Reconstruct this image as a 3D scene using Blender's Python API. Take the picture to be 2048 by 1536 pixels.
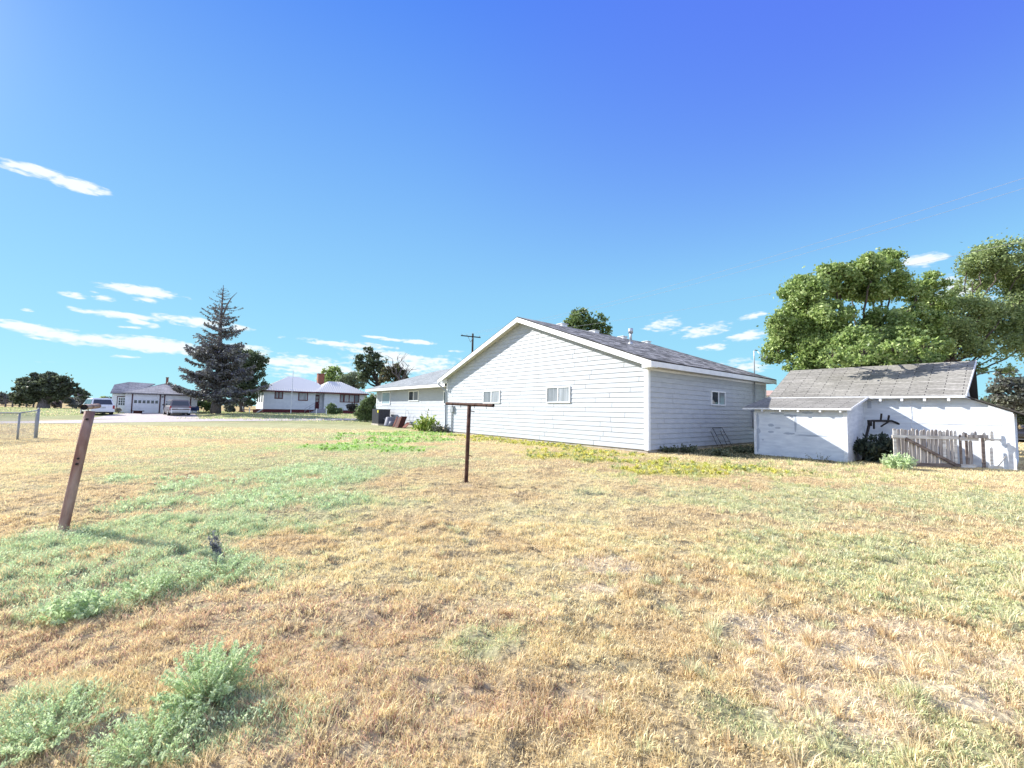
import bpy, math, random
import numpy as np
from mathutils import Vector, Matrix, Quaternion
rad = math.radians
for o in list(bpy.data.objects): bpy.data.objects.remove(o)
scene = bpy.context.scene
col = scene.collection
# ------------------------------------------------------------------ camera
FP, CX, CY, CAMH = 840., 1024., 768., 1.6
_d1 = np.array([-684, 40.5, FP]); _d2 = np.array([1036, 73., FP])
_up = -np.cross(_d1, _d2); _up /= np.linalg.norm(_up)
_f = np.array([0, 0, 1.]); _Y = _f - _f.dot(_up) * _up; _Y /= np.linalg.norm(_Y); _X = np.cross(_Y, _up)
MW = np.array([_X, _Y, _up])
cam = bpy.data.cameras.new('camera'); camo = bpy.data.objects.new('camera', cam); col.objects.link(camo)
cam.sensor_fit = 'HORIZONTAL'; cam.sensor_width = 36; cam.lens = 36 * FP / 2048
cam.clip_start = .05; cam.clip_end = 6000
cx_, cy_, cz_ = MW @ np.array([1, 0, 0]), -(MW @ np.array([0, 1, 0])), -(MW @ np.array([0, 0, 1]))
camo.matrix_world = Matrix(((cx_[0], cy_[0], cz_[0], 0), (cx_[1], cy_[1], cz_[1], 0), (cx_[2], cy_[2], cz_[2], CAMH), (0, 0, 0, 1)))
scene.camera = camo
# ------------------------------------------------------------------ sun, sky, exposure
SUN_AZ, SUN_EL = 22., 29.5
tosun = Vector((-math.cos(rad(SUN_AZ)) * math.cos(rad(SUN_EL)), math.sin(rad(SUN_AZ)) * math.cos(rad(SUN_EL)), math.sin(rad(SUN_EL))))
sl = bpy.data.lights.new('sun', 'SUN'); sl.energy = 5.0; sl.angle = rad(.5); sl.color = (1, .965, .90)
so = bpy.data.objects.new('sun', sl); col.objects.link(so); so.rotation_euler = (-tosun).to_track_quat('-Z', 'Y').to_euler(); so.location = (-30, 10, 30)
scene.view_settings.view_transform = 'Standard'; scene.view_settings.look = 'None'
scene.view_settings.exposure = .98; scene.view_settings.gamma = 1
scene.render.engine = 'CYCLES'
SKY_STRENGTH = .125
# ---- geometry helpers: from a direction in the photo to a place on the land
def ray(px, py): return MW @ np.array([px - CX, py - CY, FP])
def _ss(t): t = np.clip(t, 0, 1); return t * t * (3 - 2 * t)
def terr(x, y): return .6 * _ss((np.asarray(y) - 32) / 28.) * _ss((-np.asarray(x) - 2) / 14.)
def G(px, py, z=0.):
    r = ray(px, py); t = (z - CAMH) / r[2]; return np.array([r[0] * t, r[1] * t, z])
def GT(px, py):
    p = G(px, py)
    for _ in range(30): p = .5 * p + .5 * G(px, py, float(terr(p[0], p[1])))
    return p
def W(px, py, Y):
    r = ray(px, py); t = Y / r[1]; return np.array([r[0] * t, Y, CAMH + r[2] * t])
def WT(px, Y):
    x = W(px, 815, Y)[0]; return np.array([x, Y, float(terr(x, Y))])

world = bpy.data.worlds.new("World"); scene.world = world; world.use_nodes = True
nt = world.node_tree; nt.nodes.clear(); N = nt.nodes.new; L = nt.links.new
out = N('ShaderNodeOutputWorld'); bg = N('ShaderNodeBackground'); L(bg.outputs[0], out.inputs[0])
sky = N('ShaderNodeTexSky'); sky.sky_type = 'NISHITA'; sky.sun_disc = False; sky.sun_elevation = rad(SUN_EL)
sky.sun_rotation = math.atan2(tosun.x, tosun.y); sky.air_density = 1.0; sky.dust_density = .3; sky.ozone_density = 2.0
bg.inputs[1].default_value = SKY_STRENGTH
tc = N('ShaderNodeTexCoord'); sep = N('ShaderNodeSeparateXYZ'); L(tc.outputs['Generated'], sep.inputs[0])
def mth(op, a, b=None, c=None):
    n = N('ShaderNodeMath'); n.operation = op
    for i, v in enumerate((a, b, c)):
        if v is None: continue
        if isinstance(v, (int, float)): n.inputs[i].default_value = v
        else: L(v, n.inputs[i])
    return n.outputs[0]
hsv = N('ShaderNodeHueSaturation'); hsv.inputs['Saturation'].default_value = 1.12; hsv.inputs['Value'].default_value = 1.0
L(sky.outputs[0], hsv.inputs['Color'])
# deep dry-air blue: gradient with height, a little violet away from the sun, glow round the sun, unseen bright sky added behind the viewer as fill
SK = 3.8
gr_ = N('ShaderNodeValToRGB'); L(mth('MAXIMUM', sep.outputs[2], 0), gr_.inputs[0]); e_ = gr_.color_ramp.elements
for p_, c_ in ((0, (.42, .90, 1.04)), (.05, (.27, .77, 1.06)), (.14, (.085, .53, 1.06)), (.30, (.035, .37, 1.04)), (.55, (.045, .32, 1.06)), (.8, (.06, .22, 1.))):
    q_ = e_[0] if p_ == 0 else (e_[1] if p_ == .8 else e_.new(p_)); q_.position = p_; q_.color = (*c_, 1)
vio = N('ShaderNodeMixRGB'); L(gr_.outputs[0], vio.inputs[1]); vio.inputs[2].default_value = (.115, .21, 1., 1)
vfac = mth('MULTIPLY', mth('MULTIPLY', mth('SMOOTH_MAX', mth('ADD', mth('MULTIPLY', sep.outputs[0], 1.3), .25), 0, .2), mth('MAXIMUM', mth('MULTIPLY', mth('SUBTRACT', sep.outputs[2], .27), 2.6), 0)), 1.3)
L(mth('MINIMUM', mth('MULTIPLY', vfac, .72), .85), vio.inputs[0])
dt = N('ShaderNodeVectorMath'); dt.operation = 'DOT_PRODUCT'; L(tc.outputs['Generated'], dt.inputs[0]); dt.inputs[1].default_value = tosun
glow = mth('POWER', mth('MAXIMUM', dt.outputs['Value'], 0), 70); back_fill = mth('MULTIPLY', mth('MINIMUM', mth('MAXIMUM', mth('MULTIPLY', mth('ADD', sep.outputs[1], .05), -2.2), 0), 1), .55)
gl_ = N('ShaderNodeMixRGB'); L(mth('MINIMUM', mth('ADD', mth('MULTIPLY', glow, .35), back_fill), 1), gl_.inputs[0]); L(vio.outputs[0], gl_.inputs[1]); gl_.inputs[2].default_value = (1.6, 1.72, 2.15, 1)
scl = N('ShaderNodeVectorMath'); scl.operation = 'SCALE'; L(gl_.outputs[0], scl.inputs[0]); scl.inputs['Scale'].default_value = SK
tint = N('ShaderNodeMixRGB'); tint.inputs[0].default_value = .96; L(hsv.outputs[0], tint.inputs[1]); L(scl.outputs[0], tint.inputs[2])
az = mth('ARCTAN2', sep.outputs[0], sep.outputs[1]); el = mth('ARCSINE', sep.outputs[2])
cmb = N('ShaderNodeCombineXYZ'); L(az, cmb.inputs[0]); L(el, cmb.inputs[1])
def nz(scale, mp, det=5, dist=0.):
    m = N('ShaderNodeMapping'); m.inputs['Scale'].default_value = mp; L(cmb.outputs[0], m.inputs[0])
    m.inputs['Rotation'].default_value = (0, 0, rad(8))
    n = N('ShaderNodeTexNoise'); n.inputs['Scale'].default_value = scale; n.inputs['Detail'].default_value = det; n.inputs['Distortion'].default_value = dist
    L(m.outputs[0], n.inputs[0]); return n.outputs[0]
n1 = nz(14, (1, 3.2, 1), 6, .6); n2 = nz(60, (1, 3, 1), 4, .3)
# clouds: centre, half size, tilt (clockwise positive) and thickness of each drifting streak
CL = [(60, 338, 80, 14, 14, 1), (150, 368, 70, 14, 14, 1), (20, 330, 40, 10, 10, .9),
      (150, 590, 36, 7, 9, .85), (205, 596, 30, 8, 9, .8), (190, 584, 18, 4, 12, .7), (290, 583, 92, 11, 8, .95), (290, 600, 32, 7, 8, .7),
      (235, 630, 90, 8, 8, .95), (280, 645, 40, 8, 12, .8), (55, 620, 17, 4, 6, .6), (60, 656, 75, 11, 10, .95), (160, 676, 130, 14, 7, 1), (320, 692, 160, 17, 4, 1), (440, 702, 150, 16, 3, .9),
      (90, 724, 34, 3, 2, .6), (250, 713, 34, 4, 3, .8), (270, 655, 40, 4, 3, .6), (400, 645, 90, 11, 7, .95), (475, 655, 34, 7, 4, .9),
      (560, 675, 18, 5, 0, .5), (570, 722, 110, 15, 3, .95), (650, 740, 130, 22, 2, .8), (700, 689, 105, 7, 5, .95), (790, 712, 110, 12, 9, .95), (830, 730, 130, 28, 4, .8),
      (750, 674, 28, 3, 5, .7), (790, 680, 36, 3.5, 5, .7), (835, 684, 40, 5, 4, .95), (915, 703, 22, 3, 2, .5),
      (1325, 648, 42, 18, -12, .75), (1400, 662, 68, 14, -10, .85), (1425, 694, 34, 8, -4, .75), (1505, 632, 34, 6, -14, .85), (1490, 672, 50, 11, -10, .9), (1500, 730, 70, 16, -3, .8),
      (1848, 520, 48, 15, -8, .9), (1930, 575, 80, 32, -10, .75), (2020, 560, 60, 22, -20, .6), (1975, 610, 90, 24, 0, .6)]
acc = None
for (px, py, hx, hy, ti, th) in CL:
    def azel(x, y):
        r = ray(x, y); r = r / np.linalg.norm(r); return math.atan2(r[0], r[1]), math.asin(r[2])
    a0, e0 = azel(px, py); c_, s_ = math.cos(rad(ti)), math.sin(rad(ti))
    a1, e1 = azel(px + hx * c_, py + hx * s_); a2, e2 = azel(px - hy * s_, py + hy * c_)
    m = N('ShaderNodeMapping'); m.vector_type = 'TEXTURE'; L(cmb.outputs[0], m.inputs[0])
    m.inputs['Location'].default_value = (a0, e0, 0); m.inputs['Rotation'].default_value = (0, 0, math.atan2(e1 - e0, a1 - a0))
    m.inputs['Scale'].default_value = (math.hypot(a1 - a0, e1 - e0), math.hypot(a2 - a0, e2 - e0), 1)
    ln = N('ShaderNodeVectorMath'); ln.operation = 'LENGTH'; L(m.outputs[0], ln.inputs[0])
    v = mth('MULTIPLY', mth('MAXIMUM', mth('SUBTRACT', 1.35, ln.outputs['Value']), 0), th)
    acc = v if acc is None else mth('MAXIMUM', acc, v)
dens = mth('ADD', acc, mth('MULTIPLY', mth('SUBTRACT', n1, .5), 2.1))
dens = mth('ADD', dens, mth('MULTIPLY', mth('SUBTRACT', n2, .5), 1.7))
dens = mth('MULTIPLY', dens, mth('MINIMUM', mth('MULTIPLY', acc, 3), 1))
mr = N('ShaderNodeMapRange'); mr.interpolation_type = 'SMOOTHSTEP'; L(dens, mr.inputs[0]); mr.inputs[1].default_value = .20; mr.inputs[2].default_value = 1.0; mr.inputs[4].default_value = .95
cm = N('ShaderNodeMixRGB'); L(mr.outputs[0], cm.inputs[0]); L(tint.outputs[0], cm.inputs[1])
CLOUD_RGB = (4.1, 4.35, 4.5, 1); cm.inputs[2].default_value = CLOUD_RGB
L(cm.outputs[0], bg.inputs[0])

# ------------------------------------------------------------------ noise
def vnoise(x, y, s, seed=0):
    x = np.asarray(x, float) / s + seed * 17.31; y = np.asarray(y, float) / s + seed * 7.77
    xi = np.floor(x); yi = np.floor(y); fx = x - xi; fy = y - yi; fx = fx * fx * (3 - 2 * fx); fy = fy * fy * (3 - 2 * fy)
    def h(a, b):
        v = np.sin(a * 127.1 + b * 311.7 + seed * 74.7) * 43758.5453; return v - np.floor(v)
    return (h(xi, yi) * (1 - fx) + h(xi + 1, yi) * fx) * (1 - fy) + (h(xi, yi + 1) * (1 - fx) + h(xi + 1, yi + 1) * fx) * fy
def fbm(x, y, s, seed=0, o=4):
    r = 0; a = 1; t = 0
    for i in range(o): r = r + a * vnoise(x, y, s / 2 ** i, seed + i); t += a; a *= .55
    return r / t
# ------------------------------------------------------------------ materials
def newmat(name):
    m = bpy.data.materials.new(name); m.use_nodes = True; return m, m.node_tree, m.node_tree.nodes['Principled BSDF']
def M(name, c, c2=None, scale=4, rough=.75, bump=0., bscale=40, metal=0, spec=.3, stretch=(1, 1, 1), contrast=(.35, .65), det=6):
    m, t, p = newmat(name); n = t.nodes.new; l = t.links.new
    c2 = c2 or tuple(x * .8 for x in c)
    tcn = n('ShaderNodeTexCoord'); mp = n('ShaderNodeMapping'); mp.inputs['Scale'].default_value = stretch; l(tcn.outputs['Object'], mp.inputs[0])
    ns = n('ShaderNodeTexNoise'); ns.inputs['Scale'].default_value = scale; ns.inputs['Detail'].default_value = det; l(mp.outputs[0], ns.inputs[0])
    r = n('ShaderNodeValToRGB'); l(ns.outputs[0], r.inputs[0]); r.color_ramp.elements[0].position = contrast[0]; r.color_ramp.elements[1].position = contrast[1]
    r.color_ramp.elements[0].color = (*c2, 1); r.color_ramp.elements[1].color = (*c, 1); l(r.outputs[0], p.inputs['Base Color'])
    p.inputs['Roughness'].default_value = rough; p.inputs['Metallic'].default_value = metal; p.inputs['Specular IOR Level'].default_value = spec
    if bump:
        nb = n('ShaderNodeTexNoise'); nb.inputs['Scale'].default_value = bscale; nb.inputs['Detail'].default_value = 4; l(mp.outputs[0], nb.inputs[0])
        b = n('ShaderNodeBump'); b.inputs['Strength'].default_value = bump; b.inputs['Distance'].default_value = .02; l(nb.outputs[0], b.inputs['Height']); l(b.outputs[0], p.inputs['Normal'])
    return m
def Mshingle(name, cs, w=.9, h=.14, mortar=(.05, .05, .05), bias=0.):
    m, t, p = newmat(name); n = t.nodes.new; l = t.links.new
    uv = n('ShaderNodeUVMap'); br = n('ShaderNodeTexBrick'); l(uv.outputs[0], br.inputs[0])
    br.inputs['Scale'].default_value = 1; br.inputs['Brick Width'].default_value = w; br.inputs['Row Height'].default_value = h; br.inputs['Mortar Size'].default_value = .012
    br.inputs['Mortar Smooth'].default_value = .1; br.inputs['Bias'].default_value = bias
    br.inputs['Color1'].default_value = (*cs[0], 1); br.inputs['Color2'].default_value = (*cs[1], 1); br.inputs['Mortar'].default_value = (*mortar, 1)
    ns = n('ShaderNodeTexNoise'); ns.inputs['Scale'].default_value = 9; ns.inputs['Detail'].default_value = 8; l(uv.outputs[0], ns.inputs[0])
    ns2 = n('ShaderNodeTexNoise'); ns2.inputs['Scale'].default_value = .6; ns2.inputs['Detail'].default_value = 5; l(uv.outputs[0], ns2.inputs[0])
    mx = n('ShaderNodeMixRGB'); mx.blend_type = 'OVERLAY'; mx.inputs[0].default_value = .55; l(br.outputs[0], mx.inputs[1]); l(ns.outputs[0], mx.inputs[2])
    mx2 = n('ShaderNodeMixRGB'); mx2.blend_type = 'OVERLAY'; mx2.inputs[0].default_value = .45; l(mx.outputs[0], mx2.inputs[1]); l(ns2.outputs[0], mx2.inputs[2])
    l(mx2.outputs[0], p.inputs['Base Color']); p.inputs['Roughness'].default_value = .95; p.inputs['Specular IOR Level'].default_value = .1
    b = n('ShaderNodeBump'); b.inputs['Strength'].default_value = .5; b.inputs['Distance'].default_value = .015; l(br.outputs['Fac'], b.inputs['Height']); b.invert = True; l(b.outputs[0], p.inputs['Normal'])
    return m
def Mattr(name, trans=.3, rough=.8, fine=None):
    m = bpy.data.materials.new(name); m.use_nodes = True; t = m.node_tree; t.nodes.clear(); n = t.nodes.new; l = t.links.new
    o = n('ShaderNodeOutputMaterial'); a = n('ShaderNodeVertexColor'); a.layer_name = 'Col'
    d = n('ShaderNodeBsdfDiffuse'); tr = n('ShaderNodeBsdfTranslucent'); mx = n('ShaderNodeMixShader'); mx.inputs[0].default_value = trans
    l(a.outputs[0], d.inputs[0]); l(a.outputs[0], tr.inputs[0]); l(d.outputs[0], mx.inputs[1]); l(tr.outputs[0], mx.inputs[2])
    g = n('ShaderNodeBsdfGlossy'); g.inputs['Roughness'].default_value = .45; fr = n('ShaderNodeMixShader'); fr.inputs[0].default_value = .03
    l(mx.outputs[0], fr.inputs[1]); l(g.outputs[0], fr.inputs[2]); l(fr.outputs[0], o.inputs[0]); return m
def Mglass(name, c=(.05, .06, .07), curtain=None, rough=.04):
    m, t, p = newmat(name); n = t.nodes.new; l = t.links.new
    p.inputs['Base Color'].default_value = (*c, 1); p.inputs['Roughness'].default_value = rough; p.inputs['Specular IOR Level'].default_value = .6
    if curtain:
        tcn = n('ShaderNodeTexCoord'); mp = n('ShaderNodeMapping'); mp.inputs['Scale'].default_value = (9, 9, .7); l(tcn.outputs['Object'], mp.inputs[0])
        ns = n('ShaderNodeTexNoise'); ns.inputs['Scale'].default_value = 1.3; ns.inputs['Detail'].default_value = 3; l(mp.outputs[0], ns.inputs[0])
        r = n('ShaderNodeValToRGB'); l(ns.outputs[0], r.inputs[0]); r.color_ramp.elements[0].position = .35; r.color_ramp.elements[1].position = .65
        r.color_ramp.elements[0].color = (*[x * .55 for x in curtain], 1); r.color_ramp.elements[1].color = (*curtain, 1); l(r.outputs[0], p.inputs['Base Color'])
    return m
MT = dict(
    siding=M('siding_paint', (.47, .495, .53), (.42, .445, .485), 2.2, .55, .12, 30, stretch=(1, 1, 3)),
    trim=M('white_trim', (.84, .85, .86), (.76, .77, .78), 3, .5),
    soffit=M('soffit_paint', (.62, .60, .56), (.54, .52, .48), 3, .7),
    concrete=M('concrete', (.50, .45, .38), (.36, .32, .27), 3, .9, .4, 60),
    shingle=Mshingle('grey_shingle', ((.05, .047, .043), (.48, .455, .43)), .5, .2, (.05, .047, .043)),
    shingle_wing=Mshingle('pale_shingle', ((.22, .24, .24), (.32, .34, .34)), .34, .145, (.2, .2, .21)),
    shingle_shed=Mshingle('tan_shingle', ((.24, .228, .20), (.33, .312, .28)), .92, .135, (.07, .065, .06)),
    shingle_far=Mshingle('blue_grey_shingle', ((.22, .22, .24), (.40, .39, .41)), .6, .22, (.15, .15, .17)),
    galv=M('galvanised', (.55, .57, .6), (.42, .44, .47), 8, .4, metal=.5),
    greymetal=M('grey_metal', (.34, .36, .38), (.28, .3, .32), 8, .5, metal=.2),
    glass=Mglass('dark_glass'), curtain=Mglass('curtained_glass', curtain=(.42, .45, .49), rough=.12),
    halfcurtain=Mglass('grey_curtain_glass', curtain=(.28, .30, .33), rough=.08),  # curtain of a greyer tone
    mirror=Mglass('painted_sky_glass', (.35, .45, .5), rough=.02),  # pale blue base colour stands in for the reflected sky
    shedwall=M('white_shed_paint', (.70, .735, .79), (.56, .60, .67), 2, .8, .5, 35, stretch=(1, 1, 4)),
    patch=M('primer_grey_patch', (.40, .44, .52), (.36, .40, .47), 6, .9),
    tail=M('rafter_paint', (.75, .77, .8), (.6, .6, .62), 9, .8),
    oldwood=M('weathered_wood', (.50, .46, .42), (.22, .19, .18), 14, .95, .6, 50, stretch=(1, 1, .12), contrast=(.38, .6)),
    darkwood=M('dark_weathered_wood', (.26, .21, .18), (.12, .09, .08), 14, .95, .6, 50, stretch=(.2, 1, 1)),
    palewood=M('paint_flaked_wood', (.72, .70, .66), (.40, .36, .32), 14, .9, .5, 50, stretch=(.15, 1, 1)),
    creosote=M('creosote_wood', (.045, .035, .032), (.02, .017, .016), 10, .85),
    black=M('black_iron', (.012, .012, .014), (.02, .016, .016), 10, .6),
    rust=M('rusty_pipe', (.12, .06, .04), (.045, .02, .016), 9, .8, .4, 60, metal=.15),
    redtrim=M('maroon_paint', (.13, .022, .03), (.09, .015, .02), 5, .6),
    darktrim=M('dark_brown_paint', (.10, .045, .055), (.07, .03, .04), 5, .7),
    whitewall=M('white_clapboard', (.70, .73, .77), (.62, .65, .70), 2, .7),
    brick=M('chimney_brick', (.30, .12, .08), (.2, .08, .06), 6, .9),
    step=M('grey_step_concrete', (.36, .36, .39), (.28, .28, .31), 4, .9),
    bark=M('bark', (.13, .10, .085), (.05, .038, .032), 6, .95, .8, 25, stretch=(3, 3, .5)),
    greybark=M('grey_bark', (.22, .19, .19), (.10, .085, .085), 6, .95, .8, 25, stretch=(3, 3, .5)),
    leaf=Mattr('leaves', .42), grass=Mattr('grass_blades', .38), needle=Mattr('needles', .12),
    carwhite=M('white_car_paint', (.80, .81, .83), (.78, .79, .81), 2, .22, spec=.6), carsilver=M('tan_silver_car_paint', (.22, .19, .19), (.19, .17, .17), 2, .3, spec=.5, metal=.3),
    cardark=M('dark_car_paint', (.02, .02, .024), (.015, .015, .018), 2, .25, spec=.5),
    tyre=M('tyre_rubber', (.02, .02, .02), (.03, .03, .03), 8, .9), redlamp=M('red_lamp', (.35, .03, .04), (.28, .02, .03), 9, .3),
    plastic=M('dark_bumper_plastic', (.05, .05, .055), (.04, .04, .045), 9, .6),
    acdark=M('dark_unit_paint', (.05, .052, .065), (.035, .035, .045), 8, .5),
    yellow=M('yellow_sticker', (.75, .65, .05), (.7, .6, .05), 8, .5),
    bluegrey=M('blue_grey_plastic', (.16, .17, .22), (.11, .115, .15), 6, .6),
    rustpanel=M('rusty_sheet', (.30, .12, .08), (.16, .06, .05), 5, .8), rustdark=M('dark_rusty_tray', (.07, .02, .016), (.04, .012, .01), 5, .85),
    bluemetal=M('blue_metal', (.03, .05, .12), (.02, .035, .09), 5, .5),
    silverroof=M('silver_barn_roof', (.62, .42, .32), (.5, .34, .26), 2, .7),
    distwood=M('grey_brown_rail', (.16, .13, .13), (.1, .08, .08), 5, .9),
)
# metal standing rib roof
m_, t_, p_ = newmat('ribbed_metal_roof'); n_ = t_.nodes.new; l_ = t_.links.new
p_.inputs['Base Color'].default_value = (.74, .72, .67, 1); p_.inputs['Roughness'].default_value = .45; p_.inputs['Metallic'].default_value = .05; MT['ribroof'] = m_
# ------------------------------------------------------------------ mesh helpers
class MB:
    def __init__(s): s.v = []; s.f = []; s.uv = []
    def poly(s, pts, uv=None):
        b = len(s.v); s.v += [tuple(map(float, p)) for p in pts]; s.f.append(list(range(b, b + len(pts)))); s.uv.append(uv)
    def hexa(s, p):  # 8 corners: bottom 4 ccw, top 4 ccw
        for q in ((3, 2, 1, 0), (4, 5, 6, 7), (0, 1, 5, 4), (1, 2, 6, 5), (2, 3, 7, 6), (3, 0, 4, 7)): s.poly([p[i] for i in q])
    def box(s, x0, x1, y0, y1, z0, z1): s.hexa([(x0, y0, z0), (x1, y0, z0), (x1, y1, z0), (x0, y1, z0), (x0, y0, z1), (x1, y0, z1), (x1, y1, z1), (x0, y1, z1)])
    def fbox(s, fr, u0, u1, n0, n1, z0, z1):
        o, u, n = fr; P_ = lambda a, b, c: tuple(np.array(o) + np.array(u) * a + np.array(n) * b + np.array([0, 0, c]))
        s.hexa([P_(u0, n0, z0), P_(u1, n0, z0), P_(u1, n1, z0), P_(u0, n1, z0), P_(u0, n0, z1), P_(u1, n0, z1), P_(u1, n1, z1), P_(u0, n1, z1)])
    def bar(s, a, b, w, h=None, upv=(0, 0, 1)):
        a = Vector(a); b = Vector(b); h = h or w; d = (b - a).normalized(); upv = Vector(upv)
        if abs(d.dot(upv)) > .98: upv = Vector((0, 1, 0))
        r = d.cross(upv).normalized() * w / 2; u = r.cross(d).normalized() * h / 2
        s.hexa([a - r - u, b - r - u, b + r - u, a + r - u, a - r + u, b - r + u, b + r + u, a + r + u])
    def tube(s, pts, rs, n=8, cap=True):
        pts = [Vector(p) for p in pts]
        if isinstance(rs, (int, float)): rs = [rs] * len(pts)
        b = len(s.v); prev = None
        for i, p in enumerate(pts):
            d = (pts[min(i + 1, len(pts) - 1)] - pts[max(i - 1, 0)]).normalized()
            if prev is None: prev = Vector((0, 0, 1)) if abs(d.z) < .9 else Vector((1, 0, 0))
            a = (prev - d * prev.dot(d)).normalized(); c = d.cross(a); prev = a
            for k in range(n):
                t = 2 * math.pi * k / n; s.v.append(tuple(p + (a * math.cos(t) + c * math.sin(t)) * rs[i]))
        for i in range(len(pts) - 1):
            for k in range(n):
                s.f.append([b + i * n + k, b + i * n + (k + 1) % n, b + (i + 1) * n + (k + 1) % n, b + (i + 1) * n + k]); s.uv.append(None)
        if cap:
            s.f.append([b + k for k in range(n)][::-1]); s.uv.append(None); e = b + (len(pts) - 1) * n; s.f.append([e + k for k in range(n)]); s.uv.append(None)
    def prism(s, poly2, fr, n0, n1):  # poly2: (u,z) outline, extruded along n
        o, u, n = fr; P_ = lambda a, b, c: tuple(np.array(o) + np.array(u) * a + np.array(n) * b + np.array([0, 0, c]))
        s.poly([P_(a, n1, c) for a, c in poly2]); s.poly([P_(a, n0, c) for a, c in poly2][::-1])
        for i in range(len(poly2)):
            (a, c), (a2, c2) = poly2[i], poly2[(i + 1) % len(poly2)]
            s.poly([P_(a, n0, c), P_(a2, n0, c2), P_(a2, n1, c2), P_(a, n1, c)])
    def slope(s, pts, th=.12):  # roof slab: top polygon with uvs in metres, extruded straight down
        p = [np.array(q, float) for q in pts]; u = p[1] - p[0]; u /= np.linalg.norm(u)
        nn = np.cross(p[1] - p[0], p[2] - p[0]); nn /= np.linalg.norm(nn); w = np.cross(nn, u)
        s.poly(p, [((q - p[0]).dot(u), (q - p[0]).dot(w)) for q in p]); q2 = [q - np.array([0, 0, th]) for q in p]; s.poly(q2[::-1])
        for i in range(len(p)): j = (i + 1) % len(p); s.poly([p[i], q2[i], q2[j], p[j]])
    def build(s, name, mat, parent=None, smooth=False):
        me = bpy.data.meshes.new(name); me.from_pydata(s.v, [], s.f); me.materials.append(MT[mat] if isinstance(mat, str) else mat)
        if any(u is not None for u in s.uv):
            ul = me.uv_layers.new(name='UVMap'); k = 0
            for f, u in zip(s.f, s.uv):
                for i in range(len(f)):
                    ul.data[k].uv = u[i] if u is not None else (0, 0); k += 1
        if smooth: me.polygons.foreach_set('use_smooth', [True] * len(me.polygons))
        me.validate(); o = bpy.data.objects.new(name, me); col.objects.link(o); o.parent = parent; return o
def npmesh(name, V, F, mat, C=None, parent=None):
    V = np.asarray(V, np.float32); F = np.asarray(F, np.int32); me = bpy.data.meshes.new(name); k = F.shape[1]
    me.vertices.add(len(V)); me.vertices.foreach_set('co', V.ravel()); me.loops.add(F.size); me.loops.foreach_set('vertex_index', F.ravel())
    me.polygons.add(len(F)); me.polygons.foreach_set('loop_start', np.arange(0, F.size, k, dtype=np.int32)); me.polygons.foreach_set('loop_total', np.full(len(F), k, np.int32))
    me.update(calc_edges=True)
    if C is not None:
        ca = me.color_attributes.new('Col', 'FLOAT_COLOR', 'POINT'); cc = np.ones((len(V), 4), np.float32); cc[:, :3] = C; ca.data.foreach_set('color', cc.ravel())
    me.materials.append(MT[mat] if isinstance(mat, str) else mat); o = bpy.data.objects.new(name, me); col.objects.link(o); o.parent = parent; return o
def thing(name, label, cat, loc=(0, 0, 0), rz=0, group=None):
    o = bpy.data.objects.new(name, None); col.objects.link(o); o.location = tuple(map(float, loc)); o.rotation_euler = (0, 0, rz); o.empty_display_size = .3
    return tag(o, label, cat, group)
def tag(o, label, cat, group=None):
    o['label'] = label; o['category'] = cat
    if group: o['group'] = group
    return o
def kind(o, k, label=None, cat=None):
    o['kind'] = k
    if label: o['label'] = label; o['category'] = cat
    return o
def copy_thing(o, parent=None):
    c = o.copy(); col.objects.link(c); c.parent = parent
    for ch in o.children: copy_thing(ch, c)
    return c
XU, YU = np.array([1., 0, 0]), np.array([0, 1., 0])
def window(th, fr, u0, u1, z0, z1, panes=2, fw=.06, frame='trim', pm=('halfcurtain', 'curtain'), dep=.06, n0=.0, sill=False):
    mb = MB(); mb.fbox(fr, u0, u1, n0, n0 + dep, z1 - fw, z1); mb.fbox(fr, u0, u1, n0, n0 + dep, z0, z0 + fw)
    mb.fbox(fr, u0, u0 + fw, n0, n0 + dep - .003, z0 + fw, z1 - fw); mb.fbox(fr, u1 - fw, u1, n0, n0 + dep - .003, z0 + fw, z1 - fw)
    for i in range(1, panes):
        u = u0 + (u1 - u0) * i / panes; mb.fbox(fr, u - fw * .55, u + fw * .55, n0, n0 + dep - .006, z0 + fw, z1 - fw)
    w = mb.build('window', frame, th)
    for i in range(panes):
        a = u0 + (u1 - u0) * i / panes + (fw if i == 0 else fw * .5); b = u0 + (u1 - u0) * (i + 1) / panes - (fw if i == panes - 1 else fw * .5)
        pb = MB(); pb.fbox(fr, a, b, n0 + .0, n0 + dep * .45, z0 + fw, z1 - fw); pb.build('pane', pm[i % len(pm)], w)
    if sill:
        sb = MB(); sb.fbox(fr, u0 - .05, u1 + .05, n0, n0 + dep + .05, z0 - .05, z0 - .002); sb.build('sill', frame, w)
    return w
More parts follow.
